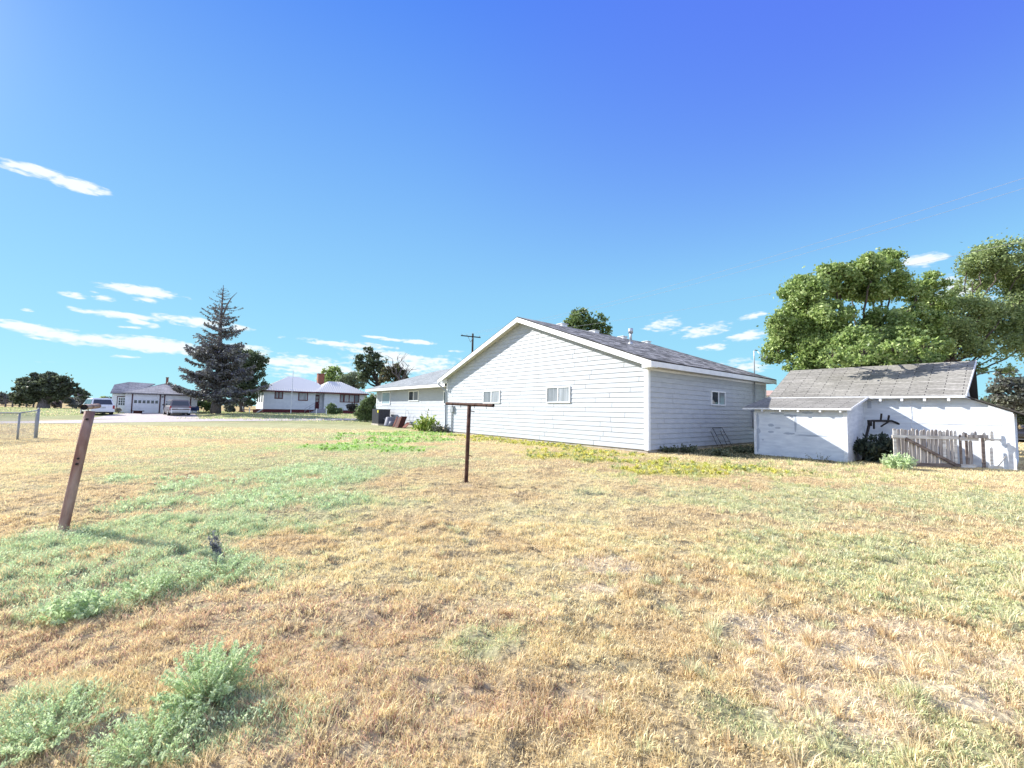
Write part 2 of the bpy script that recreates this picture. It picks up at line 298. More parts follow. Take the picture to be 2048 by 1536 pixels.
def siding(mb, fr, lo, hi, z0, z1, ex=.215, lip=.028, rnd=None, jl=3.6):
    o, u, n = [np.array(q, float) for q in fr]; P_ = lambda a, b, c: o + u * a + n * b + np.array([0, 0, c]); z = z0; rnd = rnd or random.Random(3)
    while z < z1 - .02:
        zt = min(z + ex, z1); a0, a1, b0, b1 = lo(z), lo(zt), hi(z), hi(zt)
        js = []; x = a0 + rnd.uniform(.4, jl)
        while x < b0 - .3: js.append(x); x += jl
        e = [None] + js + [None]
        for i in range(len(e) - 1):
            l0, l1 = (a0, a1) if e[i] is None else (e[i] + .011, e[i] + .011); r0, r1 = (b0, b1) if e[i + 1] is None else (e[i + 1] - .011, e[i + 1] - .011)
            if l1 > r1: l1 = r1 = (l1 + r1) / 2
            if r0 - l0 < .02: continue
            mb.poly([P_(l0, lip, z), P_(r0, lip, z), P_(r1, .003, zt), P_(l1, .003, zt)]); mb.poly([P_(l0, 0, z), P_(r0, 0, z), P_(r0, lip, z), P_(l0, lip, z)])
        z = zt
# ------------------------------------------------------------------ the setting
C0 = G(1296, 906); Adir = MW @ _d1; Adir[2] = 0; Adir /= np.linalg.norm(Adir); Bdir = MW @ _d2; Bdir[2] = 0; Bdir /= np.linalg.norm(Bdir)
HROT = math.atan2(-Adir[1], -Adir[0])
def hw(x, y, z=0): return C0 - Adir * x + Bdir * y + np.array([0, 0, z])
def tohouse(x, y): dx = np.asarray(x) - C0[0]; dy = np.asarray(y) - C0[1]; return -(dx * Adir[0] + dy * Adir[1]), dx * Bdir[0] + dy * Bdir[1]
SHED0 = G(1697, 925)
_sx, _sy = tohouse(SHED0[0], SHED0[1])
def inside(x, y):
    a, b = tohouse(x, y); m = (a > -15.9) & (a < .12) & (b > -.22) & (b < 12.1); m |= (a > -31.5) & (a < -15) & (b > 1) & (b < 10)
    m |= (a > _sx - 3) & (a < _sx) & (b > _sy) & (b < _sy + 3); m |= (a > _sx - 3) & (a < _sx + 3.78) & (b > _sy + 2.4) & (b < _sy + 7); return m
def ell(px, py, rx, ry, rot=0): p = GT(px, py); return (p[0], p[1], rx, ry, rad(rot))
def emask(x, y, L_, nz_):
    m = np.zeros(np.shape(x))
    for (cx, cy, rx, ry, a) in L_:
        dx = x - cx; dy = y - cy; u = (dx * math.cos(a) + dy * math.sin(a)) / rx; v = (-dx * math.sin(a) + dy * math.cos(a)) / ry
        m = np.maximum(m, _ss((1.35 - np.sqrt(u * u + v * v) + (nz_ - .5) * 2.6) / .9))
    return m
SAGE = [ell(100, 1120, 1.3, .7), ell(280, 1130, 1.3, .65), ell(200, 1085, .9, .5), ell(20, 1170, .7, .5), ell(310, 1165, .35, .25), ell(330, 1010, 1.5, .6, 10), ell(250, 1020, .5, .4), ell(450, 1000, 1.6, .7, 15), ell(430, 1135, .6, .28), ell(400, 1055, 1.2, .5),
        ell(540, 960, 1.9, 1.1, 20), ell(620, 945, 1.2, 1.3), ell(400, 965, 1.6, 1.2), ell(560, 1010, .7, .5), ell(612, 1060, .22, .2), ell(660, 1000, .5, .4), ell(40, 1450, .45, .3), ell(150, 1215, .35, .25), ell(330, 1480, .45, .28), ell(410, 1390, .35, .22)]
LIME = [ell(815, 868, 2.2, 3.4, -40), ell(800, 880, 2.4, 2.2, -30), ell(720, 895, 2.6, 1.3), ell(860, 880, 1.4, 1.6)]
YEL = [ell(1150, 915, 2.6, 1.4, -50), ell(1330, 945, 2.2, .9, -20), ell(1320, 925, 1.5, 1.3, -40), ell(1400, 935, 2.4, 1.1, -20), ell(1260, 925, 1.6, .8, -40), ell(1480, 938, 2.0, .8, -15), ell(1100, 888, 3.6, 1.4, -50), ell(1000, 878, 3.4, 1.8, -50), ell(1180, 905, 2.0, 1.3, -50)]
OLIVE = [ell(640, 900, 5, 3, 10), ell(480, 930, 3.5, 2.5, 15), ell(560, 985, 2.2, 1.6, 15), ell(350, 1060, 2.2, 1.0, 10), ell(760, 930, 2.6, 2.2), ell(1900, 1010, 4.5, 2.2), ell(1750, 1100, 1.8, 1.0), ell(1980, 1150, 1.9, 1.6), ell(1900, 1220, 1.2, .7), ell(1700, 985, 2.5, 1.0), ell(2020, 1380, .8, .8), ell(1880, 1480, .7, .5), ell(1600, 1010, 2, .6), ell(700, 935, 2.6, 1.8), ell(1500, 1450, .35, .2), ell(960, 1290, .3, .2), ell(560, 870, 6, 4)]
RED = [ell(330, 1130, .8, .3), ell(150, 1200, 1.3, .5), ell(60, 1280, 1.3, .5), ell(430, 1240, .8, .4), ell(560, 1310, .8, .4), ell(640, 1450, .9, .35), ell(200, 1480, .5, .2), ell(900, 1400, 1.0, .3), ell(700, 1250, 1.2, .5)]
PALE = [ell(935, 972, .35, .25), ell(1220, 1135, .35, .2), ell(1700, 1290, .8, .5), ell(1640, 1390, .45, .3), ell(1730, 1420, .25, .22), ell(1880, 1330, .8, .35), ell(1960, 1400, .35, .3), ell(100, 1068, .35, .2), ell(1210, 1175, .3, .1), ell(1800, 1270, 1.0, .4), ell(1990, 1330, .6, .4), ell(1560, 1340, .4, .25)]
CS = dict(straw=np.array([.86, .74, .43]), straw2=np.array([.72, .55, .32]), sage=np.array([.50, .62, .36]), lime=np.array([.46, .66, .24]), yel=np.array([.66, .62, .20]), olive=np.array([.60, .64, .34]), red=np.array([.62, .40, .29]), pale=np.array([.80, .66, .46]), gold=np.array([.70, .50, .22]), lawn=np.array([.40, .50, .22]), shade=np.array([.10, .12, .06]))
def zones(x, y):
    n = fbm(x, y, .9, 3, 4); nb = fbm(x, y, 4.5, 11, 3); d = dict(sage=emask(x, y, SAGE, n), lime=emask(x, y, LIME, n) * .95, yel=emask(x, y, YEL, n), olive=emask(x, y, OLIVE, n) * .72, red=emask(x, y, RED, n) * .4, pale=emask(x, y, PALE, n))
    far = _ss((y - 26) / 10) * (x < 6); ha, hb = tohouse(x, y); d['shade'] = _ss((ha + .2) / .8) * _ss((4.2 - ha + (n - .5) * 2) / 1.2) * _ss((hb - .3) / 1.5) * (hb < 15) * (~inside(x, y)) * .95; d['shade'] = np.maximum(d['shade'], .8 * _ss((ha - _sx + 3.6) / .6) * _ss((_sx + .6 - ha) / .8) * _ss((hb - _sy + 1.3 + (n - .5)) / .9) * (hb < _sy + 1)); d['gold'] = np.where(y > 71, 1., 0) ; lw = _ss((y - 37.5 - (n - .5) * 2) / 1.5) * (x < 10) * (1 - d['gold']); d['lawn'] = lw * .75  # shade: the house shadow painted into the ground and grass colour
    d['olive'] = np.maximum(d['olive'], far * (1 - lw) * .9 * _ss((nb - .35) / .2)); return d, n, nb
def groundcol(x, y):
    d, n, nb = zones(x, y); c = CS['straw2'] + (CS['straw'] - CS['straw2']) * _ss((n - .25) / .5)[..., None]
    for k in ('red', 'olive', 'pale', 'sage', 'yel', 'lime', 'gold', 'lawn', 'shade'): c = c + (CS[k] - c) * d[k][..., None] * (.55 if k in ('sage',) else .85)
    return c
def relief(x, y):
    near = 1 - _ss((np.hypot(x, y) - 10) / 10); r = (fbm(x, y, .6, 21, 3) - .5) * .08 + np.maximum(fbm(x + .35 * y, y, .13, 5, 2) - .48, 0) * .12
    return r * (.25 + .75 * near) * np.where(inside(x, y), 0, 1)
def ground_z(x, y): return terr(x, y) + relief(x, y) * (np.hypot(x, y) < 34)
def axis(dense, mid, far, step):
    a = list(np.arange(0, dense, step)); v = dense; s = step
    while v < mid: a.append(v); s = min(s * 1.06, .5); v += s
    while v < far: a.append(v); s *= 1.25; v += s
    return np.array(a + [far])
hx = axis(7, 60, 3500, .07); xs = np.concatenate([-hx[:0:-1], hx]); ys = np.concatenate([[-800, -200, -40, -12, -5, -2, 0], 1 + axis(8, 80, 4500, .055)])
GX, GY = np.meshgrid(xs, ys); GZ = ground_z(GX, GY); GZ = np.where(GY > 400, GZ, GZ)
nx, ny = len(xs), len(ys); ii = np.arange(nx * ny).reshape(ny, nx); F = np.stack([ii[:-1, :-1], ii[:-1, 1:], ii[1:, 1:], ii[1:, :-1]], -1).reshape(-1, 4)
gzn = _ss((np.hypot(GX, GY) - 8) / 30); gpl = np.maximum(emask(GX, GY, PALE, fbm(GX, GY, .9, 3, 4)), gzn * .8); gc = groundcol(GX, GY) * (.52 + .18 * gpl)[..., None]; gc = gc * (.7 + .6 * fbm(GX, GY, .12, 31, 2))[..., None]  # soil colour darkened so gaps between blades read as shadow
gm, gt, gp = newmat('ground_soil'); gn = gt.nodes.new; gl = gt.links.new
va = gn('ShaderNodeVertexColor'); va.layer_name = 'Col'; gtc = gn('ShaderNodeTexCoord'); g1 = gn('ShaderNodeTexNoise'); g1.inputs['Scale'].default_value = 22; g1.inputs['Detail'].default_value = 8; gl(gtc.outputs['Object'], g1.inputs[0])
gr = gn('ShaderNodeValToRGB'); gl(g1.outputs[0], gr.inputs[0]); gr.color_ramp.elements[0].position = .3; gr.color_ramp.elements[0].color = (.35, .33, .32, 1); gr.color_ramp.elements[1].position = .62; gr.color_ramp.elements[1].color = (1.1, 1.1, 1.1, 1)
gx = gn('ShaderNodeMixRGB'); gx.blend_type = 'MULTIPLY'; gx.inputs[0].default_value = .9; gl(va.outputs[0], gx.inputs[1]); gl(gr.outputs[0], gx.inputs[2]); gl(gx.outputs[0], gp.inputs['Base Color'])
gp.inputs['Roughness'].default_value = 1; gp.inputs['Specular IOR Level'].default_value = .05
gb = gn('ShaderNodeBump'); gb.inputs['Strength'].default_value = .8; gb.inputs['Distance'].default_value = .03; gl(g1.outputs[0], gb.inputs['Height']); gl(gb.outputs[0], gp.inputs['Normal'])
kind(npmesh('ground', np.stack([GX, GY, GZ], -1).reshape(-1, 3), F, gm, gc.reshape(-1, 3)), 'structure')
# gravel road and pad
MT['weedstem'] = M('pale_weed_stem', (.45, .48, .28), (.34, .34, .2), 8, .8)
MT['gravel'] = M('gravel', (.52, .46, .44), (.34, .29, .28), 6, .95, .6, 50)
def strip(name, near, farr, mat, lift=.015):
    P0 = [GT(*q) for q in near]; P1 = [GT(*q) for q in farr]; V = []; n = len(P0); K = 14; sub = 12
    for i in range(n - 1):
        for s in range(sub + (i == n - 2)):
            t = s / sub; a = P0[i] * (1 - t) + P0[i + 1] * t; b = P1[i] * (1 - t) + P1[i + 1] * t
            for k in range(K):
                w = k / (K - 1); p = a * (1 - w) + b * w; wob = (vnoise(p[0], p[1], 1.7, 9) - .5) * (.5 if k in (0, K - 1) else 0)
                V.append((p[0], p[1] + wob, float(terr(p[0], p[1])) + lift))
    m = len(V) // K; F = [[r * K + k, (r + 1) * K + k, (r + 1) * K + k + 1, r * K + k + 1] for r in range(m - 1) for k in range(K - 1)]
    return kind(npmesh(name, V, np.array(F), mat), 'structure')
strip('gravel_road', [(-900, 862), (-60, 848.5), (80, 847), (250, 845), (430, 842.5), (600, 841.5), (748, 840.5)], [(-900, 856), (-60, 843.5), (80, 842), (250, 838), (430, 837.5), (600, 837.2), (748, 837)], 'gravel')
strip('gravel_pad', [(170, 838.5), (250, 838.2), (400, 837.8)], [(236, 827.3), (290, 825.8), (389, 827.5)], 'gravel', .018)
# ------------------------------------------------------------------ main white house (gabled block + hip roofed wing)
EZ = 3.72; RIDX = -7.9; RZ = 6.80
H = thing('ranch_house', 'long white clapboard house with a broad gable end and grey shingle roof', 'house', C0, HROT)
def rtop(x): return EZ + (RZ - EZ) * ((.45 - x) / (.45 - RIDX) if x > RIDX else (x + 16.6) / (RIDX + 16.6))
frG = (np.array([0, 0, 0.]), XU, -YU); frS = (np.array([0, 0, 0.]), YU, XU); frL = (np.array([-16., 0, 0]), YU, -XU)
wb = MB()
# core wall volume (backing of the boards)
out_ = [(-16, .12), (0, .12), (0, rtop(0) - .2), (RIDX, RZ - .2), (-16, rtop(-16) - .2)]
wb.prism(out_, (np.array([0, 0, 0.]), XU, YU), .0, 12.1)
def xlo(z): return -16 + .0 if z <= rtop(-16) - .2 else -16.6 + (z + .2 - EZ) / (RZ - EZ) * (RIDX + 16.6)
def xhi(z): return 0 if z <= rtop(0) - .2 else .45 - (z + .2 - EZ) / (RZ - EZ) * (.45 - RIDX)
siding(wb, frG, xlo, xhi, .12, RZ - .25, rnd=random.Random(5)); siding(wb, frS, lambda z: 0, lambda z: 12.1, .12, 3.56, rnd=random.Random(8))
wb.build('wall', 'siding', H)
fb = MB(); fb.box(-15.97, -.03, .03, 12.07, -.4, .118); fb.box(-31.4, -16, 1.05, 9.9, -.3, .30); fb.build('foundation', 'concrete', H)
for bx_ in ((-.14, .045, -.045, -.001, .10, 3.47), (.002, .042, .0, .12, .10, 3.46), (-16.04, -15.9, -.042, -.001, .10, 3.45), (0.002, .042, 12.0, 12.13, .10, 3.46)): ct = MB(); ct.box(*bx_); ct.build('corner_trim', 'trim', H)
rb = MB(); rb.slope([(.45, -.45, EZ), (.45, 12.55, EZ), (RIDX, 12.55, RZ), (RIDX, -.45, RZ)], .05); rb.slope([(-16.6, 12.55, EZ), (-16.6, -.45, EZ), (RIDX, -.45, RZ), (RIDX, 12.55, RZ)], .05)
rb.build('roof', 'shingle', H)
fa = MB()
def rake(y0, y1):
    for (xa, za, xb, zb) in ((.45, EZ, RIDX, RZ), (-16.6, EZ, RIDX, RZ)):
        fa.hexa([(xa, y0, za - .30), (xb, y0, zb - .30), (xb, y1, zb - .30), (xa, y1, za - .30), (xa, y0, za - .052), (xb, y0, zb - .052), (xb, y1, zb - .052), (xa, y1, za - .052)])
rake(-.47, -.43); rake(12.53, 12.57)
fa.box(.42, .46, -.43, 12.53, EZ - .26, EZ - .052); fa.box(-16.61, -16.57, -.43, 12.53, EZ - .26, EZ - .052)
for x0, x1 in ((.0, .455), (-16.605, -16.0)): fa.prism([(x0, EZ - .29), (x1, EZ - .29), (x1, rtop(x1) - .06), (x0, rtop(x0) - .06)], (np.zeros(3), XU, YU), -.428, -.02)
fa.build('fascia', 'trim', H)
sf = MB(); sf.box(.002, .42, -.02, 12.5, EZ - .25, EZ - .23); sf.box(-16.57, -16.002, -.02, 12.5, EZ - .25, EZ - .23)
for (xa, xb) in ((0.0, RIDX), (-16.0, RIDX)):
    za, zb = rtop(xa), RZ; sf.hexa([(xa, -.428, za - .2), (xb, -.428, zb - .2), (xb, -.022, zb - .2), (xa, -.022, za - .2), (xa, -.428, za - .19), (xb, -.428, zb - .19), (xb, -.022, zb - .19), (xa, -.022, za - .19)])
sf.build('soffit', 'soffit', H)
fz = MB(); fz.box(.022, .05, .12, 12.0, 3.36, 3.46); fz.build('frieze_board', 'trim', H)
window(H, frG, -11.55, -9.85, 2.02, 2.80, 2, n0=.012); window(H, frG, -5.9, -4.25, 2.03, 2.85, 2, n0=.012); window(H, frS, 5.32, 6.82, 2.05, 2.76, 2, n0=.012, pm=('glass', 'halfcurtain'))
for y in (3.1, 6.1, 9.1, 12.0):
    v = MB(); z = RZ - .02; v.box(RIDX - .2, RIDX + .22, y - .22, y + .22, z - .1, z + .09); v.box(RIDX - .25, RIDX + .27, y - .27, y + .27, z + .09, z + .12); v.build('roof_vent', 'trim', H)
# flue, found where its foot meets the roof plane
fl = MB(); fx, fy = -4.35, 5.0; fzz = rtop(fx); fl.tube([(fx, fy, fzz - .1), (fx, fy, fzz + .12)], [.14, .11], 14); fl.tube([(fx, fy, fzz + .1), (fx, fy, fzz + .80)], .075, 14); fl.tube([(fx, fy, fzz + .62), (fx, fy, fzz + .9)], .13, 14); fl.build('flue', 'galv', H, True)
# downspout at the left corner
ds = MB(); ds.tube([(-16.4, -.5, EZ - .22), (-16.38, -.5, EZ - .36), (-16.12, -.14, EZ - .72), (-16.05, -.08, EZ - .9), (-16.05, -.08, .25), (-15.95, -.3, .1)], .05, 8); ds.build('downspout', 'greymetal', H, True)
eb = MB(); eb.box(-15.25, -14.95, -.16, -.02, 1.42, 1.85); eb.tube([(-15.18, -.07, 1.42), (-15.18, -.07, .1)], .04, 8); eb.build('electric_box', 'greymetal', H)
cb = MB(); cb.tube([(-13.1, -.045, 1.4), (-13.1, -.045, .2)], .012, 6); cb.build('cable', 'greymetal', H)
# service mast with meter
ms = MB(); mx_, my_ = .11, 10.3; ms.tube([(mx_, my_, 1.0), (mx_, my_, 3.46)], .035, 8); ms.build('conduit', 'greymetal', H, True)
ms = MB(); ms.tube([(mx_, my_, EZ - .0), (mx_, my_, 5.2), (mx_ + .03, my_ + .04, 5.28), (mx_ + .12, my_ + .14, 5.24)], .03, 8)
for dx in (.0, .05): ms.tube([(mx_ + .12, my_ + .14, 5.22), (mx_ + .25 + dx, my_ + .2, 4.95), (mx_ + .33 + dx, my_ + .26, 4.75), (mx_ + .42 + dx, my_ + .3, 4.72), (mx_ + .5 + dx, my_ + .36, 4.85), (mx_ + .52, my_ + .4, 5.0)], .012, 5)
ms.build('service_mast', 'galv', H, True)
mt_ = MB(); mt_.box(.03, .2, 10.1, 10.5, .95, 2.05); mt_.build('meter_box', 'greymetal', H)
# ---- wing
WE = 3.5; wy0 = 1.0; ov = .85; wxl = -31.5; WR = WE + .37 * 5.4
ww = MB(); ww.box(wxl, -16.01, wy0, 10, .3, WE - .1); frW = (np.array([0, wy0, 0.]), XU, -YU); siding(ww, frW, lambda z: wxl, lambda z: -16.02, .3, WE - .1, .30, .022, random.Random(2)); frWL = (np.array([wxl, wy0, 0.]), YU, -XU); siding(ww, frWL, lambda z: 0, lambda z: 9, .3, WE - .1, .30, .022, random.Random(4)); ww.build('wall', 'siding', H)
wr = MB(); e0, e1 = wy0 - ov, 10 + ov; el_ = wxl - ov; mid = (e0 + e1) / 2; half = mid - e0; WR = WE + .37 * half
wr.slope([(el_, e0, WE), (-16.2, e0, WE), (-16.2, mid, WR), (el_ + half, mid, WR)], .05); wr.slope([(el_, e1, WE), (el_, e0, WE), (el_ + half, mid, WR)], .05); wr.slope([(-10, e1, WE), (el_, e1, WE), (el_ + half, mid, WR), (-10, mid, WR)], .05); wr.build('roof', 'shingle_wing', H)
wf = MB(); wf.box(el_, -16.62, e0 - .02, e0 + .02, WE - .26, WE - .052); wf.box(el_ - .02, el_ + .02, e0 + .02, e1, WE - .26, WE - .052); wf.build('fascia', 'trim', H)
ws = MB(); ws.box(el_ + .02, -16.02, e0 + .02, wy0 - .025, WE - .25, WE - .23); ws.box(el_ + .02, wxl - .025, wy0 - .025, e1, WE - .25, WE - .23); ws.build('soffit', 'soffit', H)
wt = MB(); wt.box(wxl - .035, wxl + .1, wy0 - .035, wy0 - .001, .28, WE - .25); wt.build('corner_trim', 'trim', H)
window(H, frW, -30.1, -28.1, 1.95, 3.18, 1, .09, pm=('mirror',), n0=.012); window(H, frW, -24.2, -22.3, 2.25, 3.15, 2, .09, pm=('glass', 'halfcurtain'), n0=.012); window(H, frW, -18.2, -17.05, 1.95, 3.0, 1, .1, pm=('glass',), n0=.012)
wv = MB(); wv.tube([(-18.6, 5.0, WR - .3), (-18.6, 5.0, WR + .55)], .1, 10); wv.tube([(-18.6, 5.0, WR + .4), (-18.6, 5.0, WR + .75)], .16, 10); wv.build('flue', 'galv', H, True)
dsx = MB(); dsx.tube([(wxl - .5, wy0 - ov + .05, WE - .25), (wxl - .3, wy0 - .3, WE - .5), (wxl - .1, wy0 - .1, WE - .8)], .05, 8); dsx.build('downspout', 'trim', H)
# ------------------------------------------------------------------ shed with lean-to
S = thing('shingled_shed', 'low white painted shed with tan shingle gable roof and a lean-to on its front', 'shed', SHED0, HROT)
LH = 1.92; MH = 2.42; ms_ = 2.4; xr = 2.75; frF = (np.array([0, 0, 0.]), XU, -YU)
sw = MB()
sw.prism([(-3.05, -.3), (0, -.3), (0, 1.0), (-3.05, 1.0)], (np.zeros(3), XU, YU), 0, 2.4)
sw.v, sw.f, sw.uv = [], [], []
# lean-to walls: front, right side with sloped head, left side
sw.box(-3.05, 0, 0, .1, -.3, LH - .06); sw.prism([(.1, -.3), (ms_, -.3), (ms_, MH - .10), (.1, LH - .08)], (np.array([-.1, 0, 0.]), YU, XU), 0, .1); sw.prism([(.1, -.3), (ms_, -.3), (ms_, MH - .1), (.1, LH - .08)], (np.array([-3.05, 0, 0.]), YU, XU), 0, .1)
# main front wall, its right part falling with the side lean-to roof
RD = 2.9; TZ = MH + 1.42
sw.prism([(-2.4, -.3), (3.76, -.3), (3.76, 1.86), (2.72, MH - .08), (-2.4, MH - .08)], (np.array([0, ms_, 0.]), XU, YU), 0, .1)
sw.prism([(.1, -.3), (5.6, -.3), (5.6, 1.84), (.1, 1.84)], (np.array([3.66, ms_, 0.]), YU, XU), 0, .1)
sw.prism([(.1, -.3), (5.4, -.3), (5.4, MH - .1), (2.85, TZ - .12), (.1, MH - .1)], (np.array([2.45, ms_, 0.]), YU, XU), 0, .1)
sw.prism([(.1, -.3), (5.4, -.3), (5.4, MH - .1), (2.85, TZ - .12), (.1, MH - .1)], (np.array([-3.0, ms_, 0.]), YU, XU), 0, .1)
sw.build('wall', 'shedwall', S)
sr = MB(); y0, y1 = ms_ - .25, ms_ - .25 + RD
sr.slope([(-3.3, y0, MH), (xr, y0, MH), (xr + .12, y1, TZ), (-3.3, y1, TZ)], .05); sr.slope([(xr, y1 + RD, MH), (-3.3, y1 + RD, MH), (-3.3, y1, TZ), (xr + .12, y1, TZ)], .05); sr.build('roof', 'shingle_shed', S)
lr = MB(); lr.slope([(-3.42, -.2, LH), (.17, -.2, LH), (.17, ms_ - .02, MH + .005), (-3.42, ms_ - .02, MH + .005)], .045); lr.build('lean_to_roof', 'shingle_shed', S)
rr = MB(); rr.slope([(4.05, ms_ - .15, 1.80), (4.05, 7.6, 1.80), (2.76, 7.6, MH - .02), (2.76, ms_ - .15, MH - .02)], .05); rr.build('lean_to_roof', 'shingle_shed', S)
tb = MB(); tb.box(-3.3, xr, y0 - .02, y0 + .0, MH - .09, MH - .012); tb.box(-3.42, .17, -.225, -.203, LH - .08, LH - .012)
tb.hexa([(xr + .005, y0, MH - .10), (xr + .03, y0, MH - .10), (xr + .155, y1, TZ - .10), (xr + .125, y1, TZ - .10), (xr + .005, y0, MH + .002), (xr + .03, y0, MH + .002), (xr + .155, y1, TZ + .004), (xr + .125, y1, TZ + .004)])
tb.hexa([(.172, -.2, LH - .07), (.195, -.2, LH - .07), (.195, ms_ - .02, MH - .065), (.172, ms_ - .02, MH - .065), (.172, -.2, LH + .008), (.195, -.2, LH + .008), (.195, ms_ - .02, MH + .013), (.172, ms_ - .02, MH + .013)])
tb.build('fascia', 'tail', S)
for x in (-2.7, -2.05, -1.45, -.75, -.15): t = MB(); t.box(x - .03, x + .03, -.2, 0, LH - .16, LH - .06); t.build('rafter_tail', 'tail', S)
for x in (.55, 1.15, 1.75, 2.35): t = MB(); t.box(x - .035, x + .035, y0, ms_, MH - .2, MH - .09); t.build('rafter_tail', 'tail', S)
for bx_ in ((-.12, .004, -.022, -.001, -.2, LH - .17), (-3.07, -2.98, -.022, -.001, -.2, LH - .17), (3.60, 3.78, ms_ - .02, ms_ - .001, -.2, 1.8), (1.35, 1.37, ms_ - .012, ms_ - .001, 0, 1.415), (1.35, 1.37, ms_ - .012, ms_ - .001, 1.44, MH - .1), (.3, 3.5, ms_ - .014, ms_ - .001, 1.42, 1.435)): tr_ = MB(); tr_.box(*bx_); tr_.build('trim_board', 'tail', S)
rnd = random.Random(4)
pt = MB()
def blot(x, z, rx, rz):
    n = 18; pts = [(x + rx * (1 + rnd.uniform(-.14, .14)) * math.cos(2 * math.pi * k / n), z + rz * (1 + rnd.uniform(-.2, .2)) * math.sin(2 * math.pi * k / n)) for k in range(n)]; pt.prism(pts, frF, .002, .004)
for b in ((-2.2, 1.68, .25, .035), (-1.85, 1.62, .13, .05), (-1.65, 1.6, .12, .04), (-2.45, 1.22, .11, .06), (-2.2, 1.12, .1, .04), (-1.6, 1.3, .035, .34), (-1.82, .92, .2, .04), (-1.1, .88, .5, .035), (-2.45, .95, .11, .04), (-2.93, .95, .1, .12), (-2.95, .5, .07, .35), (-2.75, .62, .03, .03), (-2.93, 1.4, .05, .3), (-1.2, 1.74, .2, .04)): blot(*b)
pt.build('wall_patch', 'patch', S)
pt2 = MB(); fr2 = (np.array([0, ms_, 0.]), XU, -YU); pt2.fbox(fr2, .12, .24, .002, .005, 1.95, 2.25); pt2.build('wall_patch', 'patch', S)
# ------------------------------------------------------------------ clothesline posts
T = G(932, 968); cp = thing('clothesline_post', 'upright rusty T shaped clothesline post in front of the gable wall', 'clothesline post', T, 0, 'clothesline posts')
p = MB(); topc = W(938.5, 812, 9.2) - T; p.tube([(0, 0, -.3), (0, 0, 0), tuple(topc * .5), tuple(topc)], .043, 14); p.build('post', 'rust', cp, True)
a_ = W(893, 807, 9.75) - T; b_ = W(987, 811, 8.75) - T; p = MB(); p.tube([a_, b_], [.034, .036], 12, False); p.build('crossbar', 'rust', cp, True)
p = MB(); d_ = (b_ - a_) / np.linalg.norm(b_ - a_); p.tube([b_ - d_ * .02, b_ - d_ * .018], [.03, .03], 10); p.build('pipe_end', 'black', cp)
for f in (.14, .33, .62, .86): p = MB(); q = a_ + (b_ - a_) * f; p.tube([q + [0, 0, .03], q + [.0, -.045, .0], q + [0, -.03, -.06], q + [.0, .02, -.075]], .007, 6); p.build('hook', 'rust', cp)
for z, dx in ((1.58, .1), (.62, .07)): p = MB(); p.tube([(.05, -.02, z), (.05 + dx, -.04, z - .02)], .01, 6); p.build('hook', 'rust', cp)
T2 = G(125, 1064); cp2 = thing('clothesline_post', 'leaning rusty steel clothesline post with hollow pipe end, left side of the lawn', 'clothesline post', T2, 0, 'clothesline posts')
# post top above its foot, leaning right
tp = W(180, 822, 5.45) - T2; p = MB(); p.tube([-tp * .12, np.zeros(3), tp * .35, tp * .7, tp], .052, 16)
MT['rustpaint'] = M('flaked_grey_rusty_pipe', (.46, .34, .29), (.20, .085, .06), 5, .75, .5, 70, metal=.15, stretch=(1, 1, .35))
p.build('post', 'rustpaint', cp2, True)
a_ = W(168, 814.5, 5.15) - T2; b_ = W(196, 812, 6.0) - T2; d_ = (b_ - a_) / np.linalg.norm(b_ - a_); p = MB(); p.tube([a_, b_], .034, 14, False); p.build('crossbar', 'rustpaint', cp2, True)
p = MB(); p.tube([a_ + d_ * .03, a_ + d_ * .035], .033, 14); p.build('pipe_end', 'black', cp2)
for f, r in ((.93, .013), (.60, .011), (.555, .014)): q = tp * f + np.array([.035, -.05, 0]); p = MB(); p.tube([q + [-.01, .02, 0], q + [.004, -.008, 0]], r, 8); p.build('bolt_hole', 'black', cp2)
# concrete collars
# ------------------------------------------------------------------ old pipe frame, picket panels, rack
q0 = W(1725, 912, 15.7); q0[2] = 0; pf = thing('bent_pipe_frame', 'tall dark bent iron pipe with short stubs beside the shed lean-to', 'pipe frame', q0)
Yp = q0[1]; K = lambda x, y: W(x, y, Yp) - q0
p = MB(); p.tube([(0, 0, -.1), K(1731, 880), K(1740, 842)], .045, 10); p.tube([K(1737, 843), K(1745, 841.5), K(1784, 842), K(1794, 846), K(1811, 855)], .04, 10); p.tube([K(1739, 840), K(1740, 852)], .07, 8); p.build('pipe', 'black', pf, True)
for a, b in (((1763, 827), (1761.5, 841)), ((1778, 830.5), (1776, 842)), ((1748, 842), (1748, 858)), ((1779, 842), (1762, 853))): p = MB(); p.bar(K(*a), K(*b), .045); p.build('stub', 'black', pf)
def picket(fr, u, w, z0, z1, lean, style):
    mb = MB(); t = w * (.55 if style else .25); mb.prism([(u, z0), (u + w, z0), (u + w + lean, z1 - t), (u + w * .5 + lean, z1), (u + lean, z1 - t * (1.0 if style else .4))], fr, 0, .022); return mb
rnd = random.Random(12)
pa, pb = G(1788, 933), G(1933, 938); pb[1] = pa[1] - .05
u_ = pb - pa; Lp = np.linalg.norm(u_); u_ /= Lp; n_v = np.array([u_[1], -u_[0], 0])
pp = thing('picket_gate', 'weathered wooden picket gate panel with a diagonal brace leaning on the shed', 'picket gate', pa)
fr = (np.zeros(3), u_, n_v); n = 17
for i in range(n):
    w = rnd.uniform(.085, .105); u = i * (Lp - .1) / (n - 1) + rnd.uniform(-.012, .012); mb = picket(fr, u, w, .02, 1.24 + rnd.uniform(-.03, .04), rnd.uniform(-.01, .01), i > 5); mb.build('picket', 'palewood' if i in (0, 16, 13) else 'oldwood', pp)
